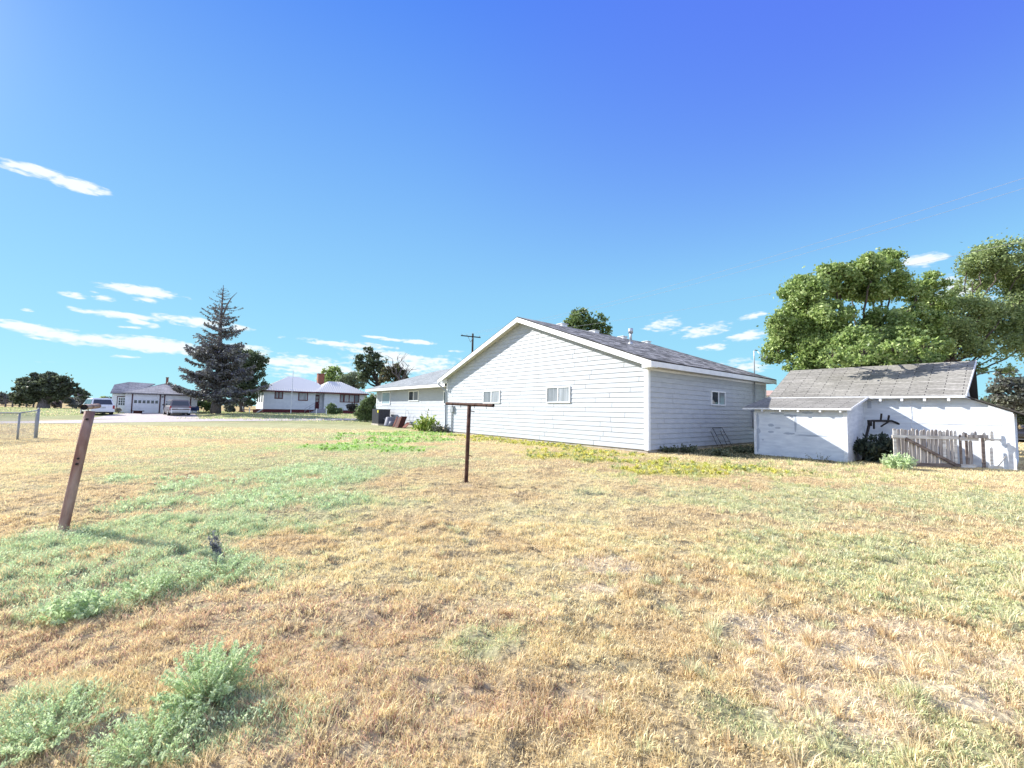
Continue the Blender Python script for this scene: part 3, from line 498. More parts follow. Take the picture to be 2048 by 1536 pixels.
for z0, z1, m in ((.93, 1.04, 'palewood'), (.02, .14, 'darkwood')): mb = MB(); mb.fbox(fr, -.06, Lp + .02, .024, .055, z0, z1); mb.build('rail', m, pp)
mb = MB(); mb.bar(fr[1] * .35 + n_v * .075 + np.array([0, 0, .93]), fr[1] * (Lp - .02) + n_v * .075 + np.array([0, 0, .05]), .03, .09); mb.build('brace', 'darkwood', pp)
p2a, p2b = pb + np.array([.04, -.02, 0]), G(2010, 938.5); p2b[1] = min(p2b[1], p2a[1] - .1); u2 = p2b - p2a; L2 = np.linalg.norm(u2); u2 /= L2; n2_ = np.array([u2[1], -u2[0], 0]); fr = (np.zeros(3), u2, n2_)
pq = thing('broken_picket_panel', 'broken picket panel with missing boards propped at the right end of the shed wall', 'picket panel', p2a)
for f, w, z0, z1, m in ((.01, .07, .02, 1.1, 'darkwood'), (.14, .08, .05, 1.16, 'darkwood'), (.22, .10, .02, .92, 'oldwood'), (.34, .09, .9, 1.22, 'oldwood'), (.26, .1, .9, 1.2, 'palewood'), (.50, .10, .02, 1.05, 'darkwood'), (.53, .1, .9, 1.2, 'palewood'), (.67, .1, .02, .72, 'palewood'), (.70, .1, .9, 1.24, 'palewood'), (.08, .09, .9, 1.2, 'oldwood')): mb = picket(fr, f * L2, w, z0, z1, 0, True); mb.build('picket', m, pq)
for u0, u1, z0, z1, m, nn in ((0, .42 * L2, .90, 1.0, 'palewood', .024), (.16 * L2, .62 * L2, .99, 1.10, 'oldwood', .05), (.55 * L2, .92 * L2, .92, .99, 'palewood', .024), (.0, .34 * L2, .02, .13, 'palewood', .024), (.6 * L2, .93 * L2, .0, .1, 'palewood', .024)): mb = MB(); mb.fbox(fr, u0, u1, nn, nn + .03, z0, z1); mb.build('rail', m, pq)
mb = MB(); mb.bar(np.array(u2) * L2 * .78 + n2_ * .1 + np.array([0, 0, .1]), np.array(u2) * L2 * .95 + n2_ * .12 + np.array([0, 0, .45]), .03); tag_ = mb.build('loose_slat', 'palewood', pq)
# folding wire rack leaning on the side wall
rk = thing('wire_rack', 'small black wire rack leaning against the shaded side wall', 'wire rack', hw(.35, 5.2), HROT)
p = MB()
for y in (0., 1.0):
    p.tube([(.25, y, .1), (-.28, y - .15 + .3, .95)], .014, 6); p.tube([(-.1, y + .28, .1), (-.25, y - .1, .8)], .012, 6)
for z in (.3, .62, .95): t = (z - .1) / .85; x = .25 - .53 * t; p.tube([(x, 0 + .15 * t, z), (x, 1.0 + .15 * t, z)], .012, 6)
p.build('frame', 'black', rk)
# ------------------------------------------------------------------ things by the wing wall
ac = thing('air_conditioner', 'dark louvred outdoor air conditioning unit on a pad by the wing wall', 'air conditioner', hw(-28.6, -.5, .1), HROT)
p = MB(); p.box(-.05, 1.6, -.05, 1.1, -.25, .1); p.build('pad', 'concrete', ac)
p = MB(); p.box(.0, 1.55, .0, 1.05, .1, 1.38)
for k in range(12): z = .18 + k * .098; p.box(.02, 1.53, -.03, -.002, z, z + .045); p.box(-.03, -.002, .02, 1.03, z, z + .045)
p.box(-.03, 1.58, -.03, 1.08, 1.36, 1.42); p.build('case', 'acdark', ac)
p = MB(); p.box(1.3, 1.52, -.045, -.032, 1.1, 1.33); p.build('sticker', 'yellow', ac)
p = MB(); p.tube([(1.55, .5, .6), (1.8, .5, .4), (2.0, .9, .5), (2.3, 1.4, .5)], .03, 6); p.build('hose', 'greymetal', ac)
bc = thing('grey_tub', 'upturned blue grey plastic tub lying beside the air conditioner', 'tub', hw(-25.9, .1, .05), HROT)
p = MB(); p.tube([(0, 0, 0), (0, 0, .1), (.03, 0, .75), (.03, 0, .8)], [.55, .52, .38, .3], 18); p.build('body', 'bluegrey', bc, True)
p = MB(); p.tube([(.62, -.1, .02), (.62, -.1, .45)], [.35, .2], 12); p.build('lid', 'bluegrey', bc, True)
wbw = thing('rusty_cart', 'tipped rusty red cart tray resting against the wing wall', 'cart', hw(-23.9, .1, .0), HROT)
p = MB(); p.hexa([(0, -.5, .05), (.9, -.6, .05), (.9, -.1, .05), (0, -.0, .05), (-.5, .1, .85), (.35, .0, .95), (.35, .5, .95), (-.5, .6, .85)]); p.build('tray', 'rustdark', wbw)
p = MB(); p.bar((-.1, -.55, .0), (-.62, .05, .9), .12, .05); p.bar((.95, -.62, .0), (.42, -.02, .98), .05, .05); p.bar((1.5, -.3, .05), (1.05, .3, .45), .3, .04); p.build('rim', 'rustpanel', wbw)
wh = thing('wire_hoop', 'thin grey wire plant hoop standing by the wing wall', 'plant hoop', hw(-23.6, .6, .1), HROT)
p = MB(); p.tube([(-.35, 0, 0), (-.35, 0, 1.1), (-.2, 0, 1.35), (.1, 0, 1.35), (.3, 0, 1.1), (.6, 0, .4)], .014, 6); p.build('wire', 'greymetal', wh)
dish = thing('satellite_dish', 'small white dish mounted at the far left corner of the wing', 'satellite dish', hw(wxl - .45, 1.6, 2.1), HROT)
p = MB(); c = Vector((0, 0, 0)); p.tube([(0, .0, 0), (-.03, -.06, .01), (-.05, -.10, .02)], [.04, .3, .42], 16); p.build('reflector', 'trim', dish, True)
p = MB(); p.bar((0, 0, 0), (.45, .1, -.2), .05); p.build('arm', 'greymetal', dish)

# ------------------------------------------------------------------ vegetation
def quads(c, s, rng, up=.0, aspect=1.6, dirs=None):
    n = len(c); a = rng.normal(size=(n, 3)); a[:, 2] += up
    if dirs is not None: a = dirs + rng.normal(size=(n, 3)) * .35
    a /= np.linalg.norm(a, axis=1, keepdims=True); b = np.cross(a, rng.normal(size=(n, 3))); b /= np.linalg.norm(b, axis=1, keepdims=True)
    a = a * (s * aspect / 2)[:, None]; b = b * (s / 2)[:, None]; V = np.stack([c - a, c + b - a * .1, c + a, c - b - a * .1], 1).reshape(-1, 3)
    return V, np.arange(4 * n).reshape(n, 4)
def limb(mb, a, b, r0, r1, rng, n=6, wob=.08, sides=7):
    a = np.array(a, float); b = np.array(b, float); L_ = np.linalg.norm(b - a); pts = []
    for i in range(n + 1):
        t = i / n; p = a * (1 - t) + b * t + (rng.normal(size=3) * wob * L_ * .35 * (0 < i < n)); p[2] += math.sin(t * math.pi) * L_ * .05; pts.append(tuple(p))
    mb.tube(pts, [r0 + (r1 - r0) * i / n for i in range(n + 1)], sides); return pts
def tree(name, label, cat, base, blobs, nleaf, leaf, cols, seed, trunk=.2, fork=None, bark='bark', sub=14, spread=.34, group=None, twigs=3, depth=1.0, barkonly=0):
    """blobs: (px, py, radius_px, dY) lobes of the crown, each given its own depth; the crown fills them as volumes of leaf sprays"""
    rng = np.random.default_rng(seed); base = np.array(base, float); Yb = base[1]; th = thing(name, label, cat, base, 0, group)
    cs = []; rs = []
    for (px, py, r, dy) in blobs: q = W(px, py, Yb + dy); cs.append(q - base); rs.append(r * (Yb + dy) / FP)
    cs = np.array(cs); rs = np.array(rs); top = cs[:, 2].max(); fk = np.array(fork if fork is not None else (cs[:, 0].mean() * .5, cs[:, 1].mean() * .3, max(.6, cs[:, 2].min() * .8)))
    mb = MB(); limb(mb, (0, 0, -.2), fk, trunk, trunk * .72, rng, 6, .05, 10); cen = []
    for c, r in zip(cs, rs):
        m_ = fk + (c - fk) * .5 + rng.normal(size=3) * r * .15; limb(mb, fk, m_, trunk * .5, trunk * .3, rng); limb(mb, m_, c, trunk * .3, trunk * .12, rng)
        k = max(5, int(sub * (r / rs.mean()) ** 1.6)); d = rng.normal(size=(k, 3)); d /= np.linalg.norm(d, axis=1, keepdims=True); rr = r * (.35 + .65 * rng.random(k) ** .5)
        sc = c + d * rr[:, None] * np.array([1, depth, .95]); sr_ = r * spread * (.6 + .8 * rng.random(k))
        for q, w in zip(sc, sr_): cen.append((*q, w))
        for q in sc[:: max(1, len(sc) // (twigs * 3))]: limb(mb, c + (q - c) * .05, q, trunk * .1, trunk * .03, rng, 3, .1, 5)
    mb.build('trunk', bark, th, True); cen = np.array(cen); cen = cen[cen[:, 2] > .25]
    if nleaf:
        wgt = cen[:, 3] ** 2; wgt /= wgt.sum(); idx = rng.choice(len(cen), nleaf, p=wgt); off = rng.normal(size=(nleaf, 3)); off /= np.linalg.norm(off, axis=1, keepdims=True) + 1e-6; off *= (rng.random(nleaf) ** .45 * (1 + .35 * rng.exponential(1., nleaf) * (rng.random(nleaf) < .35)))[:, None] * 1.05
        off[:, 2] *= .75; c = cen[idx, :3] + off * cen[idx, 3:4]; nl2 = int(nleaf * .12); wb2 = rs ** 2 / (rs ** 2).sum(); j2 = rng.choice(len(cs), nl2, p=wb2); o2 = rng.normal(size=(nl2, 3)); o2 /= np.linalg.norm(o2, axis=1, keepdims=True)
        hsh = np.sin(o2 @ np.array([[7.1, 3.3], [5.3, -6.1], [-4.2, 8.8]]) + j2[:, None]).sum(1) * .10; c[:nl2] = cs[j2] + o2 * (rs[j2] * (.82 + .16 * rng.random(nl2) + hsh))[:, None]; c = c[c[:, 2] > .1]; idx = idx[:len(c)]; s = leaf * (.6 + .8 * rng.random(len(c)))
        V, F = quads(c, s, rng, .3); cc = np.array(cols); bl = rng.random(len(cen)); pick = np.clip((bl[idx] * .4 + rng.random(len(c)) * .6), 0, .999) * (len(cc) - 1); i0 = pick.astype(int); fr_ = (pick - i0)[:, None]
        C = cc[i0] * (1 - fr_) + cc[np.minimum(i0 + 1, len(cc) - 1)] * fr_; C = C * (.75 + .5 * rng.random((len(c), 1))); npmesh('crown', V, F, 'leaf', np.repeat(C, 4, 0), th)
    return th
GREEN = [(.09, .13, .045), (.20, .30, .08), (.40, .50, .17), (.55, .62, .30)]
DGREEN = [(.06, .08, .05), (.10, .13, .07), (.16, .20, .10)]
PURP = [(.11, .10, .11), (.17, .18, .14), (.25, .27, .19)]
OLV = [(.11, .15, .06), (.28, .36, .14), (.50, .57, .25)]
# big elm behind the shed
tb_ = WT(1712, 22.5); tb_[2] = 0
tree('elm_tree', 'large bright green spreading tree directly behind the white shed', 'tree', tb_, [
    (1555, 700, 28, 1.0), (1590, 655, 42, .5), (1560, 645, 26, 0), (1600, 730, 24, 0), (1640, 700, 38, -.5), (1612, 590, 40, 0), (1600, 575, 23, .6), (1655, 640, 42, -.6), (1675, 560, 35, .4), (1660, 548, 23, 0),
    (1705, 585, 19, 2.5), (1755, 565, 42, .2), (1740, 530, 26, -.4), (1775, 525, 28, .8), (1795, 575, 30, 1), (1775, 655, 40, -.8), (1800, 690, 37, -2.2), (1720, 690, 35, -2.6), (1690, 735, 28, -2.4), (1770, 728, 30, -3.2), (1665, 712, 22, -4.4), (1730, 706, 23, -5.3), (1790, 700, 23, -5.7), (1850, 694, 22, -6.3), (1845, 722, 26, -3.4), (1835, 640, 33, 1.2), (1850, 690, 35, 1.4),
    (1860, 565, 23, 1.5), (1875, 600, 24, 1.8), (1840, 590, 19, 1.2), (1845, 740, 28, .8), (1620, 765, 26, 1.2), (1720, 765, 26, 1.2), (1800, 770, 26, 1.2)], 150000, .09, GREEN, 3, .2, fork=(.25, .1, 3.9), sub=20, spread=.34)
tb2 = WT(1905, 24.); tb2[2] = 0
tree('locust_tree', 'tall airy tree with thin olive foliage at the right end of the shed', 'tree', tb2, [
    (1890, 610, 26, .8), (1905, 575, 20, 1.2), (1880, 660, 30, .4), (1915, 690, 30, .2), (1940, 525, 26, 1), (1975, 512, 32, .5), (2020, 510, 34, 0), (2060, 530, 36, .5), (1950, 560, 26, 1.5), (1995, 560, 34, 2), (2050, 575, 30, 1), (1935, 630, 38, .5), (1900, 650, 34, 0), (1965, 660, 38, 1), (2010, 640, 34, 1.5), (2030, 610, 26, 0),
    (2050, 650, 32, 0), (2040, 690, 28, -.5), (1990, 700, 24, -.5), (1930, 700, 28, .5), (2100, 600, 50, 1), (2110, 680, 50, 0), (1960, 735, 12, 0), (2010, 740, 15, -.5)], 66000, .085, OLV, 8, .14, fork=(-.4, .3, 3.6), sub=15, spread=.42)
tree('juniper_tree', 'small dark grey green tree beyond the right gable of the shed', 'tree', WT(2016, 34), [(2000, 770, 18, 0), (2020, 755, 18, .5), (2040, 775, 22, 0), (2012, 795, 20, 0), (2045, 800, 22, .5), (2070, 780, 24, 0)], 9000, .14, PURP, 5, .16)
tree('cottonwood_tree', 'green tree top rising behind the ridge of the gabled house', 'tree', WT(1180, 48), [(1150, 645, 20, 0), (1165, 635, 22, .5), (1170, 665, 22, 0), (1195, 640, 18, 0), (1205, 650, 16, -.5), (1200, 675, 24, 0), (1150, 690, 26, 0), (1185, 715, 30, 0)], 9000, .2, [(.06, .10, .03), (.14, .2, .06), (.26, .34, .12)], 6, .25, sub=11, spread=.36)
tree('hedge_bush', 'dark low hedge behind the parked dark car at the far right', 'hedge', WT(2030, 37), [(2000, 812, 15, 0), (2022, 812, 16, 0), (2045, 812, 16, 0), (2070, 812, 18, 0), (2010, 830, 16, 0), (2040, 832, 16, 0), (2070, 835, 16, 0)], 6000, .16, DGREEN, 9, .12)
# left hand trees
tree('spreading_tree', 'wide rounded dark tree behind the corral fence at far left', 'tree', WT(87, 66), [(55, 770, 16, 0), (75, 763, 16, .5), (100, 762, 17, 0), (125, 766, 15, 0), (142, 775, 12, 0), (45, 785, 14, 0), (70, 785, 18, -.5), (98, 783, 20, 0), (122, 785, 14, 0), (155, 785, 10, .5), (168, 790, 8, 0), (42, 800, 12, 0), (60, 803, 9, 0), (90, 797, 12, 0), (135, 795, 7, 0)], 15000, .24, [(.05, .055, .045), (.10, .12, .07), (.19, .22, .13)], 11, .8, fork=(0, 0, 1.6), bark='greybark', sub=11, spread=.36)
def bush(px, Y, hw_px, h_px, label, n, leaf, cols, seed, cat='bush', name='bush', py=None, zb=None):
    b = WT(px, Y); base_py = P2(b)[1]; bl = []
    rng = random.Random(seed)
    for k in range(max(4, int(hw_px / 5))):
        u = rng.uniform(-.65, .65); v = rng.uniform(.2, .72); bl.append((px + u * hw_px, base_py - v * h_px * (1 - .5 * u * u), max(hw_px * .46, 3), rng.uniform(-.25, .25)))
    return tree(name, label, cat, b, bl, n, leaf, cols, seed, .05, fork=(0, 0, .2), sub=9, spread=.45)
def P2(p):
    v = MW.T @ (np.array(p, float) - [0, 0, CAMH]); return v[0] / v[2] * FP + CX, v[1] / v[2] * FP + CY
bush(207, 58, 12, 42, 'grey green young tree rising behind the garage at its left', 1500, .2, OLV, 21, 'tree', 'young_tree')
bush(145, 68, 14, 24, 'silvery tangled brush at the right end of the corral fence', 1300, .22, [(.2, .2, .18), (.35, .36, .33)], 22)
bush(112, 69, 9, 18, 'pinkish grey brush between the wide tree and the silvery brush', 700, .22, [(.2, .16, .16), (.34, .28, .27)], 23)
bush(408, 58, 16, 26, 'green bush just left of the spruce trunk', 1800, .2, OLV, 24)
bush(238, 49.5, 8, 12, 'pale dry plants in front of the garage side door', 500, .12, [(.35, .33, .26), (.5, .45, .38)], 25)
bush(457, 60, 14, 22, 'dark bush right behind the spruce trunk', 1400, .2, PURP, 26)
tree('shade_tree', 'dark leafy tree standing right behind the spruce', 'tree', WT(485, 62), [(492, 710, 16, 0), (505, 720, 18, 0), (525, 722, 12, 0), (515, 740, 16, 0), (490, 745, 22, 0), (470, 735, 22, 0), (515, 768, 16, 0), (490, 780, 22, 0), (465, 775, 20, 0), (530, 718, 9, 0), (500, 798, 14, 0), (470, 800, 12, 0)], 15000, .2, DGREEN + [(.16, .2, .1)], 27, .35, fork=(-.3, 0, 2.2), bark='greybark', sub=11, spread=.38)
tree('poplar_tree', 'bright green tree behind the brick chimney of the white house', 'tree', WT(660, 84), [(655, 745, 12, 0), (668, 742, 12, 0), (645, 758, 10, 0), (680, 755, 13, 0), (662, 762, 16, 0)], 4500, .26, GREEN, 31, .3, sub=9)
tree('poplar_tree', 'grey green tree behind the right roof end of the white house', 'tree', WT(712, 82), [(697, 757, 13, 0), (710, 755, 14, 0), (722, 765, 13, 0), (700, 772, 14, 0), (690, 765, 12, 0)], 4000, .26, [(.14, .18, .1), (.24, .28, .17)], 32, .3, sub=9)
tree('old_elm_tree', 'tall ragged dark tree with dead twigs above the wing roof', 'tree', WT(756, 70), [(738, 705, 11, 0), (722, 720, 12, 0), (745, 720, 14, 0), (765, 722, 10, 0), (730, 740, 15, 0), (757, 738, 12, 0), (722, 755, 10, 0), (745, 752, 10, 0)], 6500, .23, DGREEN + [(.14, .13, .11)], 33, .42, fork=(.2, 0, 4.), bark='creosote', sub=9, twigs=5)
tree('bare_topped_tree', 'low brown and green tree with bare twigs beside the ragged dark tree', 'tree', WT(795, 66), [(775, 742, 10, 0), (790, 740, 13, 0), (808, 745, 9, 0), (770, 755, 12, 0), (795, 752, 13, 0), (812, 755, 6, 0)], 5000, .2, [(.09, .075, .05), (.15, .13, .08), (.14, .18, .06)], 34, .25, bark='greybark', sub=9)
# bare twig fans that top it
def twigtree(label, px, Y, y0, tips, seed):
    b = WT(px, Y); th = thing('dead_tree', label, 'tree', b); rng = np.random.default_rng(seed); mb = MB(); s = W(px, y0, Y) - b
    limb(mb, (0, 0, -.1), s, .16, .12, rng)
    for (x, y) in tips:
        e = W(x, y, Y + rng.uniform(-1, 1)) - b; pts = limb(mb, s, e, .09, .025, rng, 6, .12, 5)
        for k in range(7): q = np.array(pts[rng.integers(2, 7)]); limb(mb, q, q + (e - s) * rng.uniform(.15, .3) + rng.normal(size=3) * .5, .03, .012, rng, 3, .1, 4)
    mb.build('trunk', 'greybark', th)
twigtree('bare dead tree with pale branching twigs above the wing roof', 800, 65, 765, [(785, 718), (795, 712), (805, 716), (818, 728), (826, 738), (815, 742), (777, 728)], 5)
tree('shrub', 'tall leafy dark green shrub at the left corner of the wing', 'shrub', WT(736, 43.2), [(722, 822, 10, 0), (736, 812, 12, 0), (744, 828, 11, .3), (728, 836, 10, 0), (745, 797, 8, .4), (734, 800, 7, 0), (741, 840, 9, 0), (719, 836, 6, 0)], 7500, .12, [(.08, .12, .05), (.16, .22, .09), (.30, .36, .17)], 41, .06, fork=(0, 0, .3), sub=9, spread=.5)
# spruce
def spruce():
    b = WT(432, 53.5); th = thing('spruce_tree', 'tall grey spruce with sparse ragged top standing beside the gravel pad', 'tree', b); rng = np.random.default_rng(4)
    Ht = (W(432, 570, 53.5) - b)[2]; mb = MB(); mb.tube([(0, 0, -.2), (0, 0, 1.5), (.05, 0, Ht * .35), (-.08, 0, Ht * .7), (-.05, 0, Ht)], [.62, .5, .34, .16, .03], 12); P_ = []; D_ = []; S_ = []
    # second leader near the top
    mb.tube([(.05, 0, Ht * .74), (.55, 0, Ht * .84), (1.0, .1, Ht * .90), (1.7, .1, Ht * .945)], [.12, .09, .06, .02], 6)
    nb = 215
    for i in range(nb):
        t = rng.random() ** 1.05; z = 1.6 + t * (Ht - 2.0); a = rng.random() * 2 * math.pi; f = z / Ht
        Lr = (5.0 * (1 - f) ** .62 * (1 if f < .85 else .8) + .25) * (.62 + .5 * rng.random()); Lr *= (.9 if f > .12 else .75)
        if rng.random() < .1: Lr *= 1.25
        droop = -.22 + .35 * f; dirv = np.array([math.cos(a), math.sin(a), 0]); side = np.array([-math.sin(a), math.cos(a), 0]); pts = []; n = 7
        for k in range(n + 1):
            s = k / n; pts.append(np.array([0, 0, z]) + dirv * Lr * s + np.array([0, 0, Lr * (droop * s + .28 * s ** 3)]) + side * math.sin(s * 2) * Lr * rng.normal() * .04)
        mb.tube([tuple(p) for p in pts], [.055 * (1 - .85 * k / n) * (.6 + .6 * (1 - f)) for k in range(n + 1)], 5)
        dn = (1.0 if f < .38 else max(.12, 1 - (f - .38) * 2.0)) ; m = int(Lr * 52 * dn)
        if f > .88: m = int(m * .3)
        s = rng.random(m) ** .75 * .97 + .03; k = np.minimum((s * n).astype(int), n - 1); fr_ = (s * n - k)[:, None]; PA = np.array(pts); q = PA[k] * (1 - fr_) + PA[k + 1] * fr_
        w = Lr * .17 * (1 - .6 * s) * (1.0 if f < .6 else .55); lat = rng.normal(size=m) * w; q = q + side * lat[:, None] + np.array([0, 0, -1]) * (np.abs(rng.normal(size=m)) * .16 * dn + .03)[:, None]
        P_.append(q); D_.append(dirv * .6 + side * np.sign(lat)[:, None] * .7 + np.array([0, 0, -.6]) + np.zeros((m, 3))); S_.append(.13 + .11 * rng.random(m) * dn)
    mb.build('trunk', 'greybark', th, True); P_ = np.concatenate(P_); D_ = np.concatenate(D_); S_ = np.concatenate(S_); V, F = quads(P_, S_, rng, 0, 2.0, D_)
    cc = np.array([(.12, .11, .13), (.18, .18, .17), (.30, .30, .25)]); r = rng.random(len(P_)) * 1.99; i0 = r.astype(int); C = cc[i0] + (cc[np.minimum(i0 + 1, 2)] - cc[i0]) * (r - i0)[:, None]
    npmesh('crown', V, F, 'needle', np.repeat(C, 4, 0), th)
spruce()
# small plants near the house and shed
def stemplant(name, label, cat, base, h, spread, ns, leaf, cols, seed, perstem=22, droop=.2, group=None, stemmat='bark', lw=1.):
    rng = np.random.default_rng(seed); th = thing(name, label, cat, base, 0, group); mb = MB(); P_ = []; D_ = []
    for i in range(ns):
        a = rng.random() * 6.283; r = spread * math.sqrt(rng.random()); hh = h * (.55 + .45 * rng.random()) * (1 - .45 * (r / spread) ** 2); b = np.array([math.cos(a) * r * .35, math.sin(a) * r * .35, -.02]); t = np.array([math.cos(a) * r, math.sin(a) * r, hh])
        mid_ = (b + t) / 2 + np.array([0, 0, hh * .12]); mb.tube([tuple(b), tuple(mid_), tuple(t)], [.007 * h, .004 * h, .001], 4, False)
        s = rng.random(perstem)[:, None] ** .7; q = np.where(s < .5, b + (mid_ - b) * s * 2, mid_ + (t - mid_) * (s * 2 - 1)); P_.append(q + rng.normal(size=(perstem, 3)) * leaf * .8); D_.append(rng.normal(size=(perstem, 3)) + np.array([0, 0, .9]))
    mb.build('stem', stemmat, th); P_ = np.concatenate(P_); P_[:, 2] = np.maximum(P_[:, 2], .01); V, F = quads(P_, leaf * (.6 + .8 * rng.random(len(P_))), rng, 0, 2.6 * lw, np.concatenate(D_)); cc = np.array(cols); C = cc[rng.integers(0, len(cc), len(P_))] * (.75 + .5 * rng.random((len(P_), 1)))
    npmesh('foliage', V, F, 'leaf', np.repeat(C, 4, 0), th); return th
def gz(p): p = np.array(p, float); p[2] = float(ground_z(p[0], p[1])); return p
SG = [(.47, .60, .32), (.56, .69, .38), (.66, .74, .46)]
stemplant('sapling', 'yellow green leafy sapling growing at the left foot of the gable wall', 'sapling', hw(-17.3, -.9), 1.25, .9, 20, .13, [(.16, .26, .04), (.3, .4, .08), (.4, .45, .12)], 51, 22)
stemplant('tall_weed', 'thin tall weed with seed head beside the sapling', 'weed', hw(-18.2, -.5), 2.3, .45, 6, .06, [(.2, .22, .12)], 52, 14)
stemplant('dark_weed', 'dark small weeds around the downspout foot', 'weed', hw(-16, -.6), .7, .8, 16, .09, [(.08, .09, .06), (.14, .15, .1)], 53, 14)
stemplant('dark_shrub', 'dark juniper like shrub under the bent iron pipe', 'shrub', gz(G(1760, 925)), 1.15, .8, 60, .07, [(.03, .045, .035), (.05, .075, .05), (.08, .1, .07)], 54, 40)
stemplant('tall_shrub', 'taller thin dark sapling rising behind the picket gate', 'sapling', gz(G(1787, 918)), 1.6, .45, 16, .07, [(.05, .07, .05), (.09, .12, .07)], 64, 30)
stemplant('sage_weed', 'pale green weed clump in front of the picket gate', 'weed', gz(G(1797, 938)), .55, .45, 40, .045, SG, 55, 24)
stemplant('kochia_bush', 'largest bushy pale green weed, lower left of the lawn', 'weed', gz(G(415, 1395)), .27, .27, 105, .0062, SG, 56, 64, group='bushy pale green weeds', lw=1.3, stemmat='weedstem')
stemplant('kochia_bush', 'low pale green weed just in front of the largest bushy weed', 'weed', gz(G(300, 1500)), .17, .26, 80, .0062, SG, 57, 46, group='bushy pale green weeds', stemmat='weedstem')
stemplant('kochia_bush', 'spreading pale green weed in the bottom left corner', 'weed', gz(G(90, 1480)), .18, .30, 80, .0062, SG, 58, 46, group='bushy pale green weeds', stemmat='weedstem')
stemplant('kochia_bush', 'rounded green weed at the right edge of the weed patch by the leaning post', 'weed', gz(G(300, 1185)), .2, .26, 60, .009, SG, 59, 40, group='bushy pale green weeds', stemmat='weedstem')
stemplant('kochia_bush', 'loose pale weed below the weed patch, above the largest bush', 'weed', gz(G(155, 1235)), .18, .24, 60, .012, SG, 60, 40, group='bushy pale green weeds', stemmat='weedstem')
stemplant('kochia_bush', 'low green weed just below the blackened dead weed', 'weed', gz(G(440, 1150)), .15, .34, 60, .009, SG, 61, 36, group='bushy pale green weeds', stemmat='weedstem')
dwd = stemplant('dead_weed', 'blackened dead weed stalk leaning over the green weeds', 'weed', gz(G(442, 1118)), .42, .05, 9, .011, [(.18, .18, .18), (.30, .30, .30)], 62, 50, stemmat='greymetal'); dwd.rotation_euler = (0, rad(-24), 0)
bush(668, 60.5, 16, 25, 'rounded green bush beside the grey front steps', 1800, .17, [(.10, .15, .06), (.2, .27, .11)], 42)
bush(708, 61, 14, 31, 'dark bush under the wide window of the white house', 1500, .17, [(.03, .03, .035), (.06, .06, .06)], 43)
# ------------------------------------------------------------------ grass
rng = np.random.default_rng(77)
def band(y0, y1, dens, wmul=1.38):
    area = wmul * (y1 ** 2 - y0 ** 2) + 5.4 * (y1 - y0); n = int(area * dens); y = np.sqrt(rng.random(n) * (y1 ** 2 - y0 ** 2) + y0 ** 2); x = (rng.random(n) * 2 - 1) * (wmul * y + 2.7); return x, y
def blades(x, y, h, w, seg):
    d, n, nb = zones(x, y); k = len(x); keep = ~inside(x, y); clump = fbm(x, y, .22, 41, 2); sg = np.maximum(d['sage'], d['lime'] * .9)
    bare = _ss((.44 - fbm(x, y * 1.6, .22, 61, 3)) / .12) * .75; bare = np.maximum(bare * (1 - sg), d['pale'] * .3); keep &= rng.random(k) > bare
    x, y, clump, sg, n, nb = [q[keep] for q in (x, y, clump, sg, n, nb)]; d = {a: b[keep] for a, b in d.items()}; k = len(x)
    c = CS['straw2'] + (CS['straw'] - CS['straw2']) * np.clip(_ss((n - .2) / .5) * .7 + rng.random(k) * .45, 0, 1)[:, None]; c = c * (1 + .25 * (rng.random(k) < .2))[:, None]
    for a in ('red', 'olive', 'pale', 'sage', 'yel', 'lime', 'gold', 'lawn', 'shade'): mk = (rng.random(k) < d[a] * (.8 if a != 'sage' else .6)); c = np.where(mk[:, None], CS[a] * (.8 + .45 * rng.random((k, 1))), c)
    c = c * (.7 + .52 * rng.random((k, 1))); hh = h * (.45 + .8 * rng.random(k)) * (.35 + 1.5 * clump ** 1.6) * (1 + .5 * sg); ww = w * (.6 + .8 * rng.random(k)); z = ground_z(x, y) - .004
    a = rng.random(k) * 6.283; ld = np.stack([np.cos(a), np.sin(a)], 1) * (hh * (.25 + .9 * rng.random(k)))[:, None]; b = rng.random(k) * 6.283; wx = np.cos(b) * ww / 2; wy = np.sin(b) * ww / 2; B = np.stack([x, y, z], 1); O = np.zeros((k, 3)); O[:, 0] = wx; O[:, 1] = wy
    tip = B.copy(); tip[:, 0] += ld[:, 0]; tip[:, 1] += ld[:, 1]; tip[:, 2] += hh
    if seg == 1: V = np.stack([B - O, B + O, tip], 1); F = np.arange(3 * k).reshape(k, 3); return V.reshape(-1, 3), F, np.repeat(c, 3, 0)
    mid_ = B.copy(); mid_[:, 0] += ld[:, 0] * .32; mid_[:, 1] += ld[:, 1] * .32; mid_[:, 2] += hh * .62; V = np.stack([B - O, B + O, mid_ - O * .8, mid_ + O * .8, tip], 1); i = np.arange(k)[:, None] * 5
    F = np.concatenate([i + [0, 1, 2], i + [1, 3, 2], i + [2, 3, 4]], 0); return V.reshape(-1, 3), F, np.repeat(c, 5, 0)
VV = []; FF = []; CC = []; off = 0
